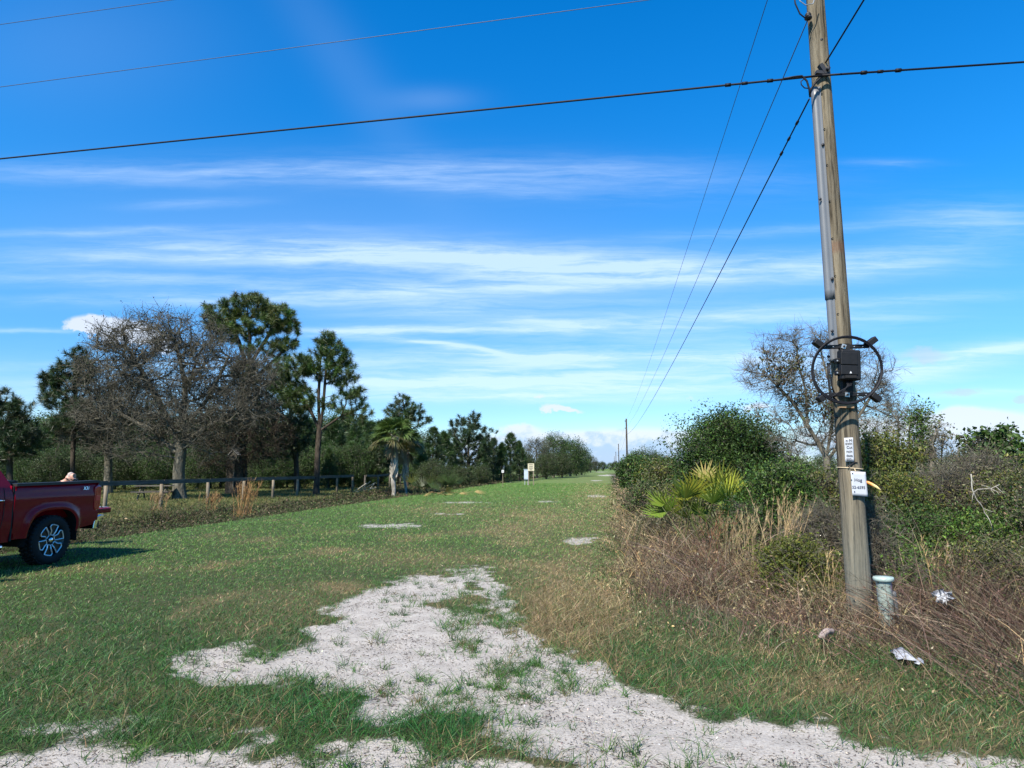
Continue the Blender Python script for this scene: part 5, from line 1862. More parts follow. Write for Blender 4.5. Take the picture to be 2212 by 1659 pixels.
def person():
    # local axes: x = the way he faces (toward the tailgate), z up; bent forward from the hips
    h = pw(153, 1032, 14.6)
    yaw = R(-12)
    fx = np.array((math.cos(yaw), math.sin(yaw)))
    foot = np.array((h[0], h[1])) - fx * .62
    root = empty('person', (foot[0], foot[1], zt1(*foot)), yaw, 'bald person in dark glasses and black shirt bending over behind the truck', 'person')
    zh = h[2] - zt1(*foot)
    V, E, Rr = [], [], []

    def add(p, r, par=None):
        V.append(p)
        Rr.append(r)
        if par is not None:
            E.append((par, len(V) - 1))
        return len(V) - 1
    pel = add((0, 0, .98), (.12, .10))
    b1 = add((.12, 0, 1.12), (.11, .10), pel)
    b2 = add((.28, 0, 1.24), (.11, .10), b1)
    b3 = add((.42, 0, 1.33), (.09, .08), b2)
    nk = add((.50, 0, zh - .075), .058, b3)
    nk2 = add((.545, 0, zh - .04), .056, nk)
    hd = add((.60, 0, zh), (.080, .092), nk2)
    h2 = add((.655, 0, zh + .035), (.078, .090), hd)
    h3 = add((.70, 0, zh + .03), (.055, .065), h2)
    jaw = add((.655, 0, zh - .075), (.045, .05), hd)
    chin = add((.675, 0, zh - .125), .028, jaw)
    no = add((.725, 0, zh - .055), .016, h2)
    for s in (1, -1):
        ear = add((.595, s * .085, zh - .02), .018, hd)
        sh = add((.42, s * .19, 1.30), .05, b3)
        el = add((.50, s * .25, 1.08), .046, sh)
        wr = add((.70, s * .16, .98), .030, el)
        pm = add((.78, s * .14, .97), (.036, .020), wr)
        for k in range(4):
            f1 = add((.82, s * (.115 + .018 * k), .955), .009, pm)
            add((.86 - .008 * abs(k - 1.5), s * (.112 + .019 * k), .94), .007, f1)
        t1 = add((.785, s * .10, .96), .011, pm)
        add((.82, s * .085, .95), .008, t1)
        hp = add((0, s * .10, .90), .10, pel)
        kn = add((.05, s * .13, .50), .065, hp)
        an = add((-.02, s * .14, .10), .042, kn)
        he = add((-.02, s * .14, .045), .04, an)
        add((.14, s * .15, .035), (.042, .03), he)
    M['skin'] = skinmat()
    skinned('body', V, E, Rr, M['skin'], root, 2)
    # clothes
    i = [pel, b1, b2, b3]
    v = [V[k] for k in i] + [(.478, 0, zh - .105)]
    e = [(0, 1), (1, 2), (2, 3), (3, 4)]
    r = [.15, .15, .155, .125, .074]
    for s in (1, -1):
        k = len(v)
        v += [(.42, s * .19, 1.30), (.49, s * .24, 1.12)]
        r += [.08, .064]
        e += [(3, k), (k, k + 1)]
    skinned('shirt', v, e, r, plain('black_cloth', (0.012, 0.012, 0.014), .85), root, 2)
    v, e, r = [(0, 0, .97)], [], [(.162, .128)]
    for s in (1, -1):
        k = len(v)
        v += [(0, s * .10, .88), (.05, s * .13, .50), (-.02, s * .14, .10)]
        r += [.112, .08, .066]
        e += [(0, k), (k, k + 1), (k + 1, k + 2)]
    skinned('trousers', v, e, r, plain('denim', (0.03, 0.045, 0.08), .85), root, 2)
    for s in (1, -1):
        skinned('shoe', [(-.06, s * .14, .05), (.06, s * .145, .045), (.17, s * .15, .04)], [(0, 1), (1, 2)], [.05, .05, .042], M['black'], root, 2)
    # cropped white hair over the crown
    hair = plain('white_hair', (0.42, 0.35, 0.32), .9, 0, .3, 0, .2, 60)
    skinned('hair', [(.575, 0, zh + .022), (.63, 0, zh + .050), (.672, 0, zh + .048)], [(0, 1), (1, 2)], [(.080, .088), (.076, .088), (.055, .064)], hair, root, 2)
    A = Acc()
    for s in (1, -1):
        tube(A, [(.58, s * .094, zh - .01), (.66, s * .098, zh - .02), (.725, s * .078, zh - .04)], .006, 6)
        lathe(A, [(.001, -.006), (.026, -.004), (.028, .004), (.001, .006)], 14, 'y')
        n0 = A.V.pop()
        q = n0[:, [1, 0, 2]] + np.array((.742, s * .036, zh - .045))
        A.V.append(q)
    tube(A, [(.742, .03, zh - .04), (.748, 0, zh - .036), (.742, -.03, zh - .04)], .005, 6)
    A.build('sunglasses', M['black'], root, True)


person()


# ------------------------------------------------------------------ utility pole and what hangs on it
def polemat():
    m, t, out = material('pole_wood')
    o = t.n('ShaderNodeTexCoord').outputs['Object']
    sp = t.n('ShaderNodeSeparateXYZ')
    t.l.new(o, sp.inputs[0])
    g = t.noise(t.mapping(o, sc=(17, 17, 0.9)), 1.0, 9, .68, .3)
    g2 = t.noise(t.mapping(o, loc=(4, 2, 9), sc=(30, 30, 1.3)), 1.0, 6, .7)
    b = t.noise(o, 1.6, 5, .6)
    c = t.mix(t.mapr(g, .33, .66), (0.080, 0.064, 0.044), (0.25, 0.210, 0.150))
    c = t.mix(t.mapr(g2, .50, .62, 0, .85), c, (0.022, 0.018, 0.013))
    c = t.mix(t.mapr(b, .45, .72, 0, .5), c, (0.155, 0.14, 0.112))
    low = t.mapr(sp.outputs[2], 1.7, .3)
    c = t.mix(t.m('MULTIPLY', low, .55), c, (0.20, 0.205, 0.175))
    ring = t.m('MULTIPLY', t.mapr(t.m('ABSOLUTE', t.m('SUBTRACT', sp.outputs[2], 4.27)), .11, .03), t.mapr(b, .35, .6, .2, .6))
    c = t.mix(ring, c, (0.17, 0.07, 0.045))
    bsdf(t, out, c, .92, 0, .15, 0, t.m('ADD', g, t.m('MULTIPLY', g2, -.8)), .9, .02)
    return m


M['pole'] = polemat()
M['cable'] = plain('cable_sheath', (0.006, 0.006, 0.010), .6, 0, .25)
M['wire'] = plain('conductor', (0.055, 0.06, 0.075), .5)
M['guard'] = plain('grey_pvc', (0.14, 0.148, 0.165), .45, 0, .5, 0, .06, 4)
M['paper'] = plain('printed_plastic', (0.52, 0.54, 0.59), .4, 0, .4, 0, .05, 14)
M['ink'] = plain('blue_black_ink', (0.02, 0.022, 0.06), .6)
M['inkb'] = plain('black_ink', (0.015, 0.015, 0.02), .6)
M['boxblack'] = plain('black_enclosure', (0.008, 0.008, 0.010), .6, 0, .3, 0, .2, 20)

PY = 7.95                      # forward distance of the pole
PB = pw(1857, 1300, PY)
PT = pw(1762, 12, PY)


def pole_at(z):
    f = (z - PB[2]) / (PT[2] - PB[2])
    return PB + (PT - PB) * f


def pole_r(z):
    return .136 - .0042 * z


def on_pole(px, py, off=0.0):
    """a point on the camera side of the pole, near the given height"""
    z = pw(px, py, PY - .13)[2]
    c = pole_at(z)
    p = pw(px, py, c[1] - pole_r(z) - off)
    return p


def pole():
    o = pole_at(0)
    root = empty('utility_pole', tuple(o), 0, 'tall weathered wooden utility pole with a grey cable guard, standing in the brush', 'utility pole')
    A = Acc()
    zs = np.concatenate((np.linspace(-.3, 3, 30), np.linspace(3.2, 10.2, 40)))
    n = 40
    th = np.arange(n) * 2 * np.pi / n
    V = []
    for z in zs:
        c = pole_at(z)
        rr = pole_r(z) * (1 + .012 * vnoise(th * 3.0 * 1.9, np.full(n, z * .5), 4) + .008 * np.sin(th * 2 + z * .3))
        V.append(np.stack((c[0] + rr * np.cos(th), c[1] + rr * np.sin(th), np.full(n, z)), 1))
    K = len(zs)
    A.add(np.concatenate(V), [(k * n + i, k * n + (i + 1) % n, (k + 1) * n + (i + 1) % n, (k + 1) * n + i) for k in range(K - 1) for i in range(n)], [(( K - 1) * n, (K - 1) * n + i, (K - 1) * n + i + 1) for i in range(1, n - 1)])
    A.build('shaft', M['pole'], root, True, o)

    # U-guard down the outer side
    def guard(z0, z1, w, dp, nm):
        A = Acc()
        rows = []
        zz = np.linspace(z0, z1, 24)
        for z in zz:
            c = pole_at(z)
            r = pole_r(z)
            a = R(205)
            e = np.array((math.cos(a), math.sin(a), 0))
            s = np.array((-math.sin(a), math.cos(a), 0))
            base = c + e * (r - .012)
            prof = [(-w - .02, .008), (-w, .012), (-w, dp * .55), (-w * .55, dp * .95), (0, dp), (w * .55, dp * .95), (w, dp * .55), (w, .012), (w + .02, .008)]
            rows.append(np.array([base + s * q + e * d for q, d in prof]))
        n = len(rows[0])
        A.add(np.concatenate(rows), [(k * n + i, k * n + i + 1, (k + 1) * n + i + 1, (k + 1) * n + i) for k in range(len(zz) - 1) for i in range(n - 1)], None)
        ob = A.build(nm, M['guard'], root, True, o)
        md = ob.modifiers.new('wall', 'SOLIDIFY')
        md.thickness = .004
        return ob
    zt_ = pw(1745, 196, PY)[2]
    zj = pw(1790, 650, PY)[2]
    zb = pw(1795, 783, PY)[2]
    guard(zj, zt_, .046, .075, 'cable_guard')
    guard(zb, zj + .06, .038, .064, 'cable_guard')
    A = Acc()
    for z in np.linspace(zb + .1, zt_ - .1, 8):
        c = pole_at(z)
        a = R(240)
        p = c + np.array((math.cos(a), math.sin(a), 0)) * (pole_r(z) - .002)
        lathe(A, [(.012, 0), (.012, .012), (.001, .014)], 8, 'y', p - np.array((0, .012, 0)))
    A.build('guard_screws', M['guard'], root, True, o)
    # bolts and old holes
    for px, py in ((1775, 85), (1778, 312), (1772, 430), (1790, 770 / 1.0), (1798, 602), (1798, 715), (1808, 900)):
        A = Acc()
        p = on_pole(px, py)
        lathe(A, [(.018, 0), (.018, -.006), (.001, -.008)], 10, 'y', p + np.array((0, .006, 0)))
        A.build('bolt', M['inkb'], root, True, o)
    # strand clamp and cable loops where the lines cross
    A = Acc()
    p = on_pole(1776, 152, .01)
    box(A, p + np.array((0, -.02, 0)), (.05, .06, .14), Matrix.Rotation(R(-30), 3, 'Y'))
    box(A, p + np.array((-.01, -.02, -.05)), (.16, .05, .04), Matrix.Rotation(R(8), 3, 'Y'))
    lathe(A, [(.022, 0), (.022, -.05), (.001, -.055)], 8, 'y', p + np.array((.04, -.04, -.02)))
    A.build('strand_clamp', M['inkb'], root, False, o)
    A = Acc()
    top = pole_at(zt_) + np.array((-.17, -.06, 0))
    lp = lambda px, py, off=.04: pw(px, py, PY - .14 - off)
    tube(A, [lp(1793, 160), lp(1775, 166), lp(1762, 178), lp(1752, 192), lp(1749, 205, .02)], .013, 8)
    tube(A, [lp(1693, 170), lp(1715, 166), lp(1732, 164), lp(1743, 175), lp(1748, 192), lp(1750, 210, .02)], .012, 8)
    tube(A, [lp(1740, 168), lp(1730, 176), lp(1731, 183), lp(1738, 190), lp(1748, 191), lp(1752, 196, .02)], .007, 6)
    A.build('cable_loop', M['cable'], root, True, o)
    A = Acc()
    tube(A, [lp(1714, -20), lp(1718, 8), lp(1728, 30), lp(1738, 38), lp(1746, 33)], .009, 6)
    A.build('jumper_wire', M['cable'], root, True, o)
    A = Acc()
    tube(A, [lp(1720, -20, .1), lp(1728, 2, .1), lp(1740, 11, .1), lp(1756, 8, .1), lp(1764, -14, .1)], .006, 6)
    A.build('ground_wire', M['steel'], root, True, o)
    A = Acc()
    q = pw(1746, 42, PY - .1)
    lathe(A, [(.02, 0), (.045, .01), (.045, .03), (.02, .045), (.04, .06), (.02, .09)], 14, 'z', q)
    A.build('insulator', M['inkb'], root, True, o)
    # cables out of the guard's foot
    A = Acc()
    tube(A, [lp(1788, 784, -.02), lp(1789, 810, -.02), lp(1791, 835, 0), lp(1798, 856, .02), lp(1810, 868, .05)], .011, 8)
    tube(A, [lp(1792, 784, -.02), lp(1793, 808, -.02), lp(1796, 832, 0), lp(1803, 850, .02)], .008, 8)
    A.build('riser_cable', M['cable'], root, True, o)
    # bracket scar and wood chips under the ring
    A = Acc()
    p = on_pole(1826, 877, .012)
    box(A, p, (.19, .03, .045), Matrix.Rotation(R(2), 3, 'Y'))
    A.build('timber_cleat', plain('raw_cleat', (0.30, 0.20, 0.12), .85), root, False, o)
    return root


pole()


def storage_ring():
    c = on_pole(1830, 800, .10)
    root = empty('cable_storage_bracket', tuple(c), 0, 'black cable storage bracket holding a round coil on the utility pole', 'cable bracket')
    Y = c[1]
    s = Y / F
    # image pixels of the zoomed view -> metres on the bracket plane
    zx = lambda x, y, off=0.0: pw((2340 + x / 5.925) * .7373, (960 + y / 5.925) * .7373, Y - off)
    for nm, y0, xa, xb, ends in (('crossbar', 330, 360, 1215, ((390, 320, 275, 235), (1185, 300, 1320, 200))), ('crossbar', 1163, 440, 1270, ((450, 1180, 350, 1255), (1265, 1165, 1395, 1260)))):
        A = Acc()
        a, b = zx(xa, y0 + (10 if y0 < 500 else 2)), zx(xb, y0 - 8)
        box(A, (a + b) / 2, (np.linalg.norm(b - a), .04, .044), Matrix.Rotation(-math.atan2(b[2] - a[2], b[0] - a[0]), 3, 'Y'))
        bar = A.build(nm, M['boxblack'], root, False, c)
        bv = bar.modifiers.new('soft', 'BEVEL')
        bv.width, bv.segments = .006, 2
        for (x0, yy0, x1, yy1) in ends:
            A = Acc()
            p, q = zx(x0, yy0, .02), zx(x1, yy1, .02)
            box(A, (p + q) / 2, (np.linalg.norm(q - p) + .015, .09, .066), Matrix.Rotation(-math.atan2(q[2] - p[2], q[0] - p[0]), 3, 'Y'))
            e = A.build('end_clip', M['boxblack'], root, False, c)
            bv = e.modifiers.new('soft', 'BEVEL')
            bv.width, bv.segments = .008, 2
        A = Acc()
        mid = zx(783 if y0 < 500 else 845, 325 if y0 < 500 else 1165, .03)
        box(A, mid, (.050, .006, .050), Matrix.Rotation(R(20 if y0 < 500 else 4), 3, 'Y'))
        wsh = A.build('washer', M['steel'], bar, False, c)
        A = Acc()
        lathe(A, [(.012, 0), (.012, -.018), (.001, -.02)], 6, 'y', mid)
        A.build('bolt', M['inkb'], bar, False, c)
        for fx in (450, 600, 965, 1110):
            A = Acc()
            lathe(A, [(.008, 0), (.006, -.004), (.001, -.004)], 8, 'y', zx(fx + (60 if y0 > 500 else 0), y0, .024))
            A.build('slot', M['steel'], bar, False, c)
    A = Acc()
    for k, (dr_, off) in enumerate(((0, .055), (.012, .072), (-.010, .068))):
        P = []
        for i in range(49):
            a = i * 2 * math.pi / 48
            wob = 1 + .012 * math.sin(2 * a + k)
            P.append(zx(840 + (598 * wob + dr_ * 800) * math.cos(a), 735 - (580 * wob + dr_ * 800) * math.sin(a), off * (.4 + .6 * abs(math.sin(a)))))
        tube(A, P, .0135 if k == 0 else .010, 8, None, False)
    A.build('cable_coil', M['cable'], root, True, c)

    # splice terminal
    c2 = zx(870, 650, .05)
    r2 = empty('splice_box', tuple(c2), 0, 'black splice box with a small white warning triangle inside the cable ring', 'terminal box')
    A = Acc()
    box(A, zx(872, 655, .07), (.222, .12, .345), Matrix.Rotation(R(2), 3, 'Y'))
    body = A.build('housing', M['boxblack'], r2, False, c2)
    bv = body.modifiers.new('soft', 'BEVEL')
    bv.width, bv.segments = .018, 3
    A = Acc()
    box(A, zx(876, 535, .136), (.190, .014, .140), Matrix.Rotation(R(2), 3, 'Y'))
    box(A, zx(880, 735, .136), (.190, .014, .105), Matrix.Rotation(R(2), 3, 'Y'))
    lid = A.build('cover', M['boxblack'], r2, False, c2)
    bv = lid.modifiers.new('soft', 'BEVEL')
    bv.width, bv.segments = .006, 2
    A = Acc()
    box(A, zx(905, 848, .134), (.125, .012, .030))
    A.build('port_recess', M['seam'], r2, False, c2)
    A = Acc()
    p = zx(905, 775, .150)
    A.add([p + np.array((-.013, 0, -.011)), p + np.array((.013, 0, -.011)), p + np.array((0, 0, .015))], None, [(0, 1, 2)])
    tri = A.build('warning_triangle', M['white'], r2, False, c2)
    tri.modifiers.new('thick', 'SOLIDIFY').thickness = .002
    for y in (575, 785):
        A = Acc()
        box(A, zx(672, y, .06), (.048, .07, .055))
        L = A.build('latch', M['boxblack'], r2, False, c2)
        bv = L.modifiers.new('soft', 'BEVEL')
        bv.width, bv.segments = .008, 2
        A = Acc()
        lathe(A, [(.010, 0), (.008, -.006), (.001, -.007)], 10, 'y', zx(672, y, .102))
        A.build('screw', M['steel'], L, False, c2)
    A = Acc()
    box(A, zx(840, 1020, .0), (.12, .05, .16))
    A.build('mounting_plate', M['seam'], r2, False, c2)
    A = Acc()
    box(A, zx(790, 380, .0), (.11, .05, .13))
    A.build('mounting_plate', M['seam'], r2, False, c2)
    A = Acc()
    for k in range(4):
        tube(A, [zx(820 + 40 * k, 905, .08), zx(850 + 20 * k, 1000, .10), zx(800 - 20 * k, 1090, .10), zx(700 - 30 * k, 1180, .08), zx(560 - 20 * k, 1215 + 8 * k, .05)], .006, 6)
    A.build('drop_cable', M['cable'], r2, True, c2)


storage_ring()


def signs():
    S6 = lambda x, y: ((2420 + x / 6.91) * .7373, (1260 + y / 6.91) * .7373)

    def sheet(corners, off, name, label, tex, curl=0.0):
        P = [on_pole(*S6(x, y), off) for x, y in corners]
        Y = np.mean([p[1] for p in P])
        P = [pw(*S6(x, y), Y) for x, y in corners]
        c = np.mean(P, 0)
        root = empty(name, tuple(c), 0, label, 'sign')
        A = Acc()
        n = 8
        G = []
        for j in range(n + 1):
            for i in range(n + 1):
                f, g = i / n, j / n
                p = (P[0] * (1 - f) + P[1] * f) * (1 - g) + (P[3] * (1 - f) + P[2] * f) * g
                p = p + np.array((0, curl * (2 * f - 1) ** 2 + curl * .5 * math.sin(g * 3), 0))
                G.append(p)
        A.add(G, [(j * (n + 1) + i, j * (n + 1) + i + 1, (j + 1) * (n + 1) + i + 1, (j + 1) * (n + 1) + i) for j in range(n) for i in range(n)][::-1])
        ob = A.build('sheet', M['paper'], root, True, c)
        ob.modifiers.new('thick', 'SOLIDIFY').thickness = .003
        for s, size, x, y, mat, rz in tex:
            p = pw(*S6(x, y), Y - .006) - c
            text('lettering', s, size, root, tuple(p), (R(90), R(rz), 0), mat, .001)
        return root, c, Y, S6
    sc = 7.75 / F * .7373 / 6.91
    sheet([(365, 160), (545, 150), (572, 640), (392, 645)], .012, 'paper_sign', 'narrow white sign strip with cut-off black print, the upper one on the pole',
          [('n M', 72 * sc * 1.15, 398, 212, M['inkb'], 0), ('owin', 72 * sc, 388, 275, M['inkb'], 0), ('Cut', 76 * sc, 416, 352, M['inkb'], 0), ('ncin', 74 * sc, 412, 434, M['inkb'], 0), ('dsca', 74 * sc, 412, 518, M['inkb'], 0), ('502-', 72 * sc, 412, 600, M['inkb'], 0)], .0)
    r, c, Y, _ = sheet([(497, 835), (800, 850), (850, 1350), (533, 1325)], .035, 'paper_sign', 'white sign reading Hog with a phone number, tied lower on the pole',
                       [('Hog', 92 * sc, 572, 1010, M['ink'], 2), ('52-6595', 80 * sc, 528, 1158, M['ink'], 2)], .0)
    for x, y in ((537, 875), (515, 1010), (578, 1248)):
        A = Acc()
        lathe(A, [(.008, 0), (.006, -.004), (.001, -.005)], 8, 'y', pw(*S6(x, y), Y - .006) - c)
        ob = A.build('tack', M['ink'], r, True)
    # twine round the pole
    z = pw(*S6(470, 778), PY)[2]
    A = Acc()
    P = []
    for i in range(41):
        a = i * 2 * math.pi / 40
        q = pole_at(z)
        P.append(q + np.array(((pole_r(z) + .006) * math.cos(a), (pole_r(z) + .006) * math.sin(a), -.012 * math.cos(a))))
    tube(A, P, .006, 6, None, False)
    k = on_pole(*S6(580, 785), .02)
    tube(A, [k, k + np.array((.004, -.01, -.03)), pw(*S6(590, 840), Y - .004)], .006, 6)
    o = A.build('twine', plain('cream_twine', (0.55, 0.44, 0.29), .9), None, True, pole_at(z))
    tag(o, 'cream twine tied round the pole above the hog sign', 'string')
    A = Acc()
    P = [on_pole(*S6(x, y), .008) for x, y in ((440, 748), (500, 705), (560, 668), (590, 655), (640, 655))]
    tube(A, P, [.004, .007, .008, .006, .005], 6)
    o = A.build('wire_stub', M['cable'], None, True, P[0])
    tag(o, 'short black wire stub nailed between the two signs', 'wire')
    # marker ribbon flying out behind the sign
    A = Acc()
    pts = [pw(*S6(x, y), Y + .02 - .02 * i) for i, (x, y) in enumerate(((790, 1040), (850, 1060), (930, 1100), (1020, 1150), (1112, 1215)))]
    wd = [.020, .030, .034, .028, .008]
    up = unit(np.array((.45, -.3, .85)))
    V = np.concatenate([np.stack((p - up * w * .5, p + up * w * .5)) for p, w in zip(pts, wd)])
    A.add(V, [(2 * i, 2 * i + 1, 2 * i + 3, 2 * i + 2) for i in range(4)])
    m, t, out = material('faded_ribbon')
    ob_ = t.n('ShaderNodeTexCoord').outputs['Object']
    sp = t.n('ShaderNodeSeparateXYZ')
    t.l.new(ob_, sp.inputs[0])
    bsdf(t, out, t.mix(t.mapr(sp.outputs[0], .03, .10), (0.80, 0.28, 0.06), (0.78, 0.62, 0.28)), .5)
    o = A.build('marker_ribbon', m, None, True, pts[0])
    o.modifiers.new('thick', 'SOLIDIFY').thickness = .002
    tag(o, 'faded orange marker ribbon sticking out behind the hog sign', 'ribbon')


signs()


# ------------------------------------------------------------------ wires
def wire(name, a, b, sag, r, label, mat, n=60, extra=None):
    a, b = np.asarray(a, float), np.asarray(b, float)
    t = np.linspace(0, 1, n) ** 1.0
    P = a + (b - a) * t[:, None]
    P[:, 2] -= sag * 4 * t * (1 - t)
    A = Acc()
    tube(A, P, r, 6, None, True)
    if extra:
        for f, rr in extra:
            p = a + (b - a) * f
            p[2] -= sag * 4 * f * (1 - f)
            d = unit(b - a)
            tube(A, [p - d * .035, p + d * .035], rr, 6)
    o = A.build(name, mat, None, True, a)
    tag(o, label, 'wire', 'overhead wires')
    return o


def line_pole(D, lat, H, label):
    x, y = xy(D, lat)
    root = empty('utility_pole', (x, y, 0), 0, label, 'utility pole', 'poles receding along the verge')
    A = Acc()
    tube(A, [(0, 0, -.3), (0, 0, H * .5), (0, 0, H)], [.15, .13, .11], 10)
    A.build('shaft', M['pine_bark'], root, True)
    A = Acc()
    box(A, (-.12, 0, H - .35), (.24, .10, .12))
    box(A, (-.12, 0, H - 1.4), (.22, .10, .10))
    A.build('bracket', M['inkb'], root)
    return np.array((x, y, H))


p2 = line_pole(102, 2.95, 8.95, 'nearest of the thin poles receding along the verge')
p3 = line_pole(205, 3.5, 8.9, 'second thin pole receding along the verge')
p4 = line_pole(308, 4.0, 9.0, 'third thin pole receding along the verge')
p5 = line_pole(420, 4.5, 9.0, 'farthest thin pole receding along the verge')


def wires():
    side = np.array((-RD[1], RD[0], 0))
    h5, h6, h7 = 8.45, 7.62, 6.45
    a5, a6 = pole_at(h5) + side * .28, pw(1746, 40, PY - .1)
    a7 = pw(1748, 214, PY + .05)
    e2 = p2 + side * .12
    wire('power_line', a5, e2 + np.array((0, 0, -.35)), .75, .0055, 'thin outermost wire running down the verge to the far poles', M['wire'])
    wire('power_line', a6, e2 + np.array((0, 0, -1.35)), .75, .0065, 'middle wire running down the verge to the far poles', M['wire'])
    wire('cable', a7, e2 + np.array((0, 0, -2.4)), .85, .0105, 'thick splice-marked cable leaving the pole down the verge', M['cable'], 60, ((.006, .02), (.0105, .02), (.015, .022)))
    wire('power_line', e2 + np.array((0, 0, -.35)), p3 + side * .12 - np.array((0, 0, .35)), .8, .006, 'far span between the first two receding poles', M['wire'])
    wire('cable', e2 + np.array((0, 0, -2.4)), p3 + side * .12 - np.array((0, 0, 2.4)), .9, .009, 'far lower cable between the first two receding poles', M['cable'])
    # crossing lines
    c0 = pw(1776, 163, PY - .2)
    L3 = pw(0, 343, 10.85)
    R3 = pw(2212, 134, 8.05)
    k = 4.0
    wire('cable', c0, c0 + (L3 - c0) * 2.6, .0, .0125, 'thick dark cable crossing the view from the pole', M['cable'], 60, ((.018, .022), (.027, .02), (.033, .022)))
    wire('cable', c0, c0 + (R3 - c0) * k, .0, .0125, 'short thick cable running on past the pole to the frame edge', M['cable'], 30, ((.05, .024), (.07, .02), (.092, .024)))
    a, b = pw(1400, 0, 8.9), pw(0, 188, 10.7)
    d = b - a
    wire('power_line', a - d * .45, a + d * 2.2, .0, .0048, 'thin crossing wire, second from the top of the sky', M['wire'])
    a, b = pw(370, 0, 10.25), pw(0, 53, 10.85)
    d = b - a
    wire('power_line', a - d * 2.0, a + d * 6, .0, .0048, 'topmost thin crossing wire cutting the sky corner', M['wire'])
    g0 = pw(1783, 136, PY - .1)
    g1 = pw(1866, 0, 7.0)
    wire('cable', g0, g0 + (g1 - g0) * 3.5, .0, .0105, 'cable rising steeply from the pole toward the viewer', M['cable'], 30)


wires()


# ------------------------------------------------------------------ pedestal, litter, far small things
def pedestal():
    Y = 7.45
    p = pw(1918, 1362, Y)
    o = np.array((p[0], p[1], zt1(p[0], p[1])))
    root = empty('telecom_pedestal', tuple(o), 0, 'pale green cable pedestal tube with a wider flat cap, beside the pole', 'pedestal')
    root.rotation_euler = (0, R(-1.5), 0)
    m, t, out = material('pale_green_plastic')
    ob = t.n('ShaderNodeTexCoord').outputs['Object']
    nz = t.noise(ob, 24, 6, .7)
    n2 = t.noise(ob, 9, 3, .5)
    sp = t.n('ShaderNodeSeparateXYZ')
    t.l.new(ob, sp.inputs[0])
    c = t.mix(t.mapr(nz, .57, .66), (0.36, 0.43, 0.39), (0.05, 0.05, 0.045))
    pk = t.m('MULTIPLY', t.m('MULTIPLY', t.mapr(sp.outputs[0], .02, .06), t.mapr(t.m('ABSOLUTE', t.m('SUBTRACT', sp.outputs[2], .44)), .11, .05)), t.mapr(n2, .35, .55))
    c = t.mix(t.m('MULTIPLY', pk, .8), c, (0.60, 0.22, 0.42))
    yl = t.m('MULTIPLY', t.mapr(t.m('ABSOLUTE', t.m('SUBTRACT', sp.outputs[2], .535)), .03, .01), t.mapr(n2, .45, .58))
    c = t.mix(t.m('MULTIPLY', yl, .8), c, (0.62, 0.52, 0.12))
    bsdf(t, out, c, .5)
    H = pw(1918, 1246, Y)[2] - o[2]
    A = Acc()
    lathe(A, [(.072, -.1), (.074, .02), (.076, H * .9), (.084, H * .93), (.084, H - .03)], 36)
    A.build('tube', m, root, True)
    A = Acc()
    lathe(A, [(.086, H - .045), (.102, H - .035), (.103, H - .012), (.097, H), (.001, H + .006)], 36)
    A.build('cap', plain('pale_green_cap', (0.36, 0.45, 0.42), .45), root, True)
    A = Acc()
    tube(A, [(.125, .01, -.1), (.12, .01, .10), (.10, .0, .30), (.088, -.02, .34)], .022, 10)
    A.build('conduit', M['guard'], root, True)


pedestal()


M['oldpaper'] = plain('soiled_paper', (0.42, 0.43, 0.47), .6, 0, .3, 0, .35, 18)


def papers():
    def sheet(name, pts, zs, label, n=6, crumple=.01, cat='litter'):
        P = [pg(x, y, z) for (x, y), z in zip(pts, zs)]
        c = np.mean(P, 0)
        A = Acc()
        G = []
        for j in range(n + 1):
            for i in range(n + 1):
                f, g = i / n, j / n
                p = (P[0] * (1 - f) + P[1] * f) * (1 - g) + (P[3] * (1 - f) + P[2] * f) * g
                G.append(p + rng.normal(0, crumple, 3))
        A.add(G, [(j * (n + 1) + i, j * (n + 1) + i + 1, (j + 1) * (n + 1) + i + 1, (j + 1) * (n + 1) + i) for j in range(n) for i in range(n)])
        o = A.build(name, M['oldpaper'], None, True, c)
        o.modifiers.new('thick', 'SOLIDIFY').thickness = .002
        tag(o, label, cat, 'paper litter in the brush')
        return o
    sheet('paper_sheet', [(1922, 1404), (1950, 1399), (1982, 1426), (1938, 1424)], [.07, .10, .09, .06], 'white paper sheet lying flat at the edge of the brush', 4, .004)
    sheet('paper_scrap', [(1974, 1424), (1988, 1422), (1998, 1434), (1976, 1436)], [.07, .07, .06, .06], 'small white paper scrap just beyond the sheet', 3, .006)
    sheet('plastic_bag', [(2019, 1287), (2055, 1277), (2060, 1294), (2030, 1301)], [.36, .39, .34, .31], 'crumpled white plastic bag caught in the bramble canes', 7, .022)
    A = Acc()
    a, b = pg(1768, 1378, .12), pg(1800, 1362, .13)
    P = resample([a, (a + b) / 2 + np.array((0, 0, .02)), b], .03)
    tube(A, P + rng.normal(0, .006, P.shape), np.interp(np.linspace(0, 1, len(P)), [0, .2, .8, 1], [.010, .028, .028, .016]), 10)
    o = A.build('crushed_cup', plain('stained_cup', (0.36, 0.28, 0.25), .6, 0, .4, 0, .35, 25), None, True, a)
    tag(o, 'crushed pale pinkish cup lying in the dead grass', 'litter')


papers()


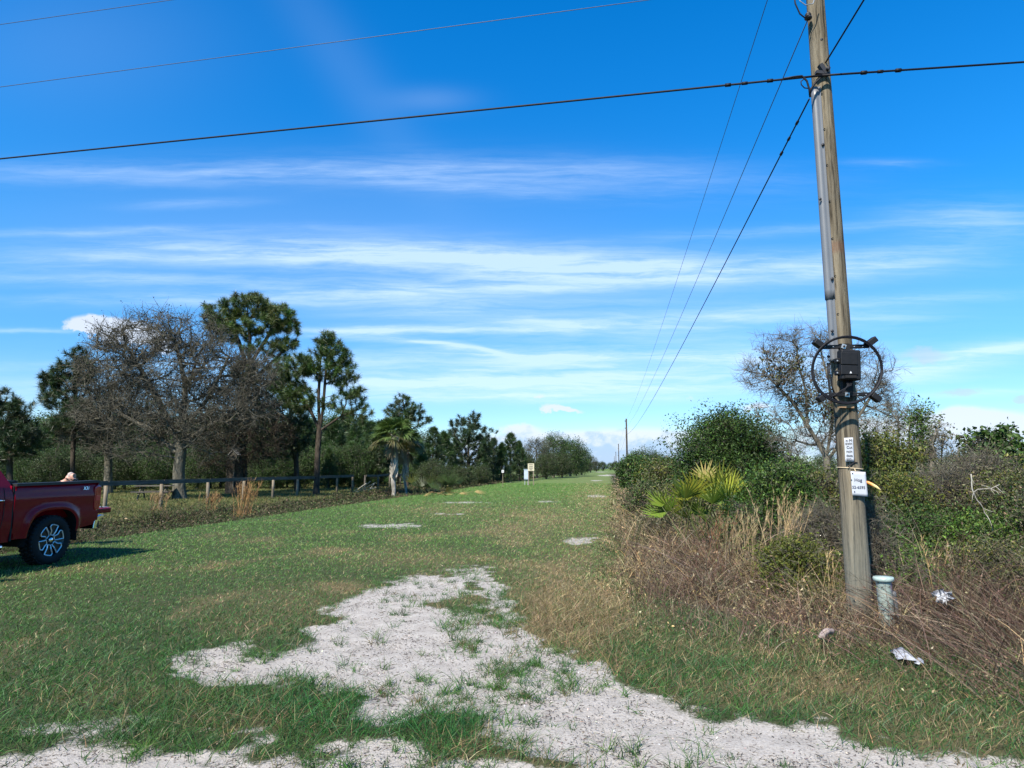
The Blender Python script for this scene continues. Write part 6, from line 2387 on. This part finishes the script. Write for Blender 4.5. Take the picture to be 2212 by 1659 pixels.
def far_things():
    # roadside notice board
    Y = 66.0
    p = pw(1147, 1012, Y)
    root = empty('roadside_sign', (p[0], p[1], zt1(p[0], p[1])), -ROAD + R(6), 'cream notice board on two posts far along the verge', 'sign')
    s = Y / F
    A = Acc()
    z0, z1 = pw(1147, 1019, Y)[2], pw(1147, 1009, Y)[2]
    box(A, (0, 0, 1.75), (13.5 * s, .04, 16 * s))
    A.build('board', plain('cream_board', (0.55, 0.50, 0.36), .6), root)
    for k, (zz, w_) in enumerate(((1.98, 10), (1.80, 8), (1.66, 10), (1.50, 6))):
        A = Acc()
        box(A, (0, -.024, zz), (w_ * s * (1 if k % 2 else .85), .006, .055))
        A.build('print_line', M['inkb'], root)
    for sx_ in (-5.2, 5.2):
        A = Acc()
        box(A, (sx_ * s, .05, .8), (.09, .06, 2.4))
        A.build('post', M['post'], root)
    p = pw(1137, 1012, Y + 1)
    root = empty('utility_cabinet', (p[0], p[1], zt1(p[0], p[1])), -ROAD, 'pale blue-grey metal cabinet beside the cream notice board', 'cabinet')
    A = Acc()
    box(A, (0, 0, 1.05), (.42, .35, .95))
    box(A, (0, 0, 1.55), (.48, .42, .05))
    A.build('housing', plain('pale_blue_paint', (0.36, 0.45, 0.56), .5), root)
    A = Acc()
    box(A, (0, -.18, 1.05), (.34, .012, .82))
    A.build('door', plain('pale_blue_door', (0.42, 0.50, 0.60), .5), root)
    A = Acc()
    for a in (-.15, .15):
        box(A, (a, 0, .25), (.06, .06, .7))
    A.build('legs', M['steel'], root)
    for px, py, Y, w_, h_, lab in ((1086, 1018, 60, .20, .24, 'tiny white notice on a stake by the pines'), (523, 1018, 48, .22, .22, 'tiny white notice on a stake under the birdhouse')):
        p = pw(px, py, Y)
        root = empty('notice', (p[0], p[1], zt1(p[0], p[1])), 0, lab, 'sign', 'small white notices')
        A = Acc()
        box(A, (0, 0, p[2]), (w_, .02, h_))
        A.build('plate', M['white'], root)
        A = Acc()
        box(A, (0, .02, p[2] / 2 - .05), (.04, .03, p[2]))
        A.build('stake', M['post'], root)
        A = Acc()
        box(A, (0, -.012, p[2] + .02), (w_ * .6, .004, .05))
        A.build('print_line', M['inkb'], root)
    # birdhouse on the thick oak
    p = pw(506, 985, 44.55)
    root = empty('birdhouse', tuple(p), 0, 'weathered birdhouse with a pale pitched roof on the thick dark oak', 'birdhouse')
    A = Acc()
    extrude(A, [(-.22, -.28), (.22, -.28), (.22, .10), (0, .32), (-.22, .10)], .34, ((0, -.17, 0), (1, 0, 0), (0, 0, 1), (0, 1, 0)))
    A.build('box', M['rail'], root)
    A = Acc()
    for s_ in (1, -1):
        box(A, (s_ * .17, 0, .235), (.48, .48, .035), Matrix.Rotation(R(45 * s_), 3, 'Y'))
    A.build('roof', plain('bleached_board', (0.42, 0.41, 0.40), .8), root)
    A = Acc()
    lathe(A, [(.07, 0), (.06, -.01), (.001, -.01)], 14, 'y', (0, -.172, -.02))
    A.build('entrance_hole', M['seam'], root)
    A = Acc()
    box(A, (0, .05, -1.2), (.08, .08, 1.9))
    A.build('stake', M['rail'], root)
    # picnic table
    p = pw(336, 1012, 36)
    root = empty('picnic_table', (p[0], p[1], zt1(p[0], p[1])), R(12), 'dark wooden picnic table with bench seats behind the fence', 'table')
    for nm, y, z, w_ in (('tabletop', 0, .74, .74), ('bench', -.72, .44, .28), ('bench', .72, .44, .28)):
        A = Acc()
        n = max(2, int(w_ / .14))
        for k in range(n):
            box(A, (0, y + (k - (n - 1) / 2) * .145, z), (1.75, .135, .04))
        A.build(nm, M['rail'], root)
    for sx_ in (-.6, .6):
        for sy in (1, -1):
            A = Acc()
            box(A, (sx_, sy * .36, .37), (.05, .09, .92), Matrix.Rotation(R(38 * sy), 3, 'X'))
            A.build('leg', M['rail'], root)
        A = Acc()
        box(A, (sx_ + .05, 0, .40), (.04, 1.6, .09))
        A.build('crosspiece', M['rail'], root)
    # stack of pale planks at the fence end
    for k, (dx, dz, ang, L) in enumerate(((-.25, .35, 35, 1.1), (0, .40, 42, 1.15), (.22, .42, 28, 1.2), (.1, .22, 12, 1.4), (.35, .30, 50, .8))):
        p = pw(786, 1012, 46)
        A = Acc()
        box(A, (0, 0, 0), (L, .12, .04), Matrix.Rotation(R(-ang), 3, 'Y'))
        o = A.build('plank', M['palm_bark'], None)
        o.location = (p[0] + dx, p[1] + k * .14, zt1(p[0], p[1]) + dz)
        tag(o, 'bleached plank in the jumble leaning at the fence end', 'plank', 'planks heaped at the fence end')


far_things()
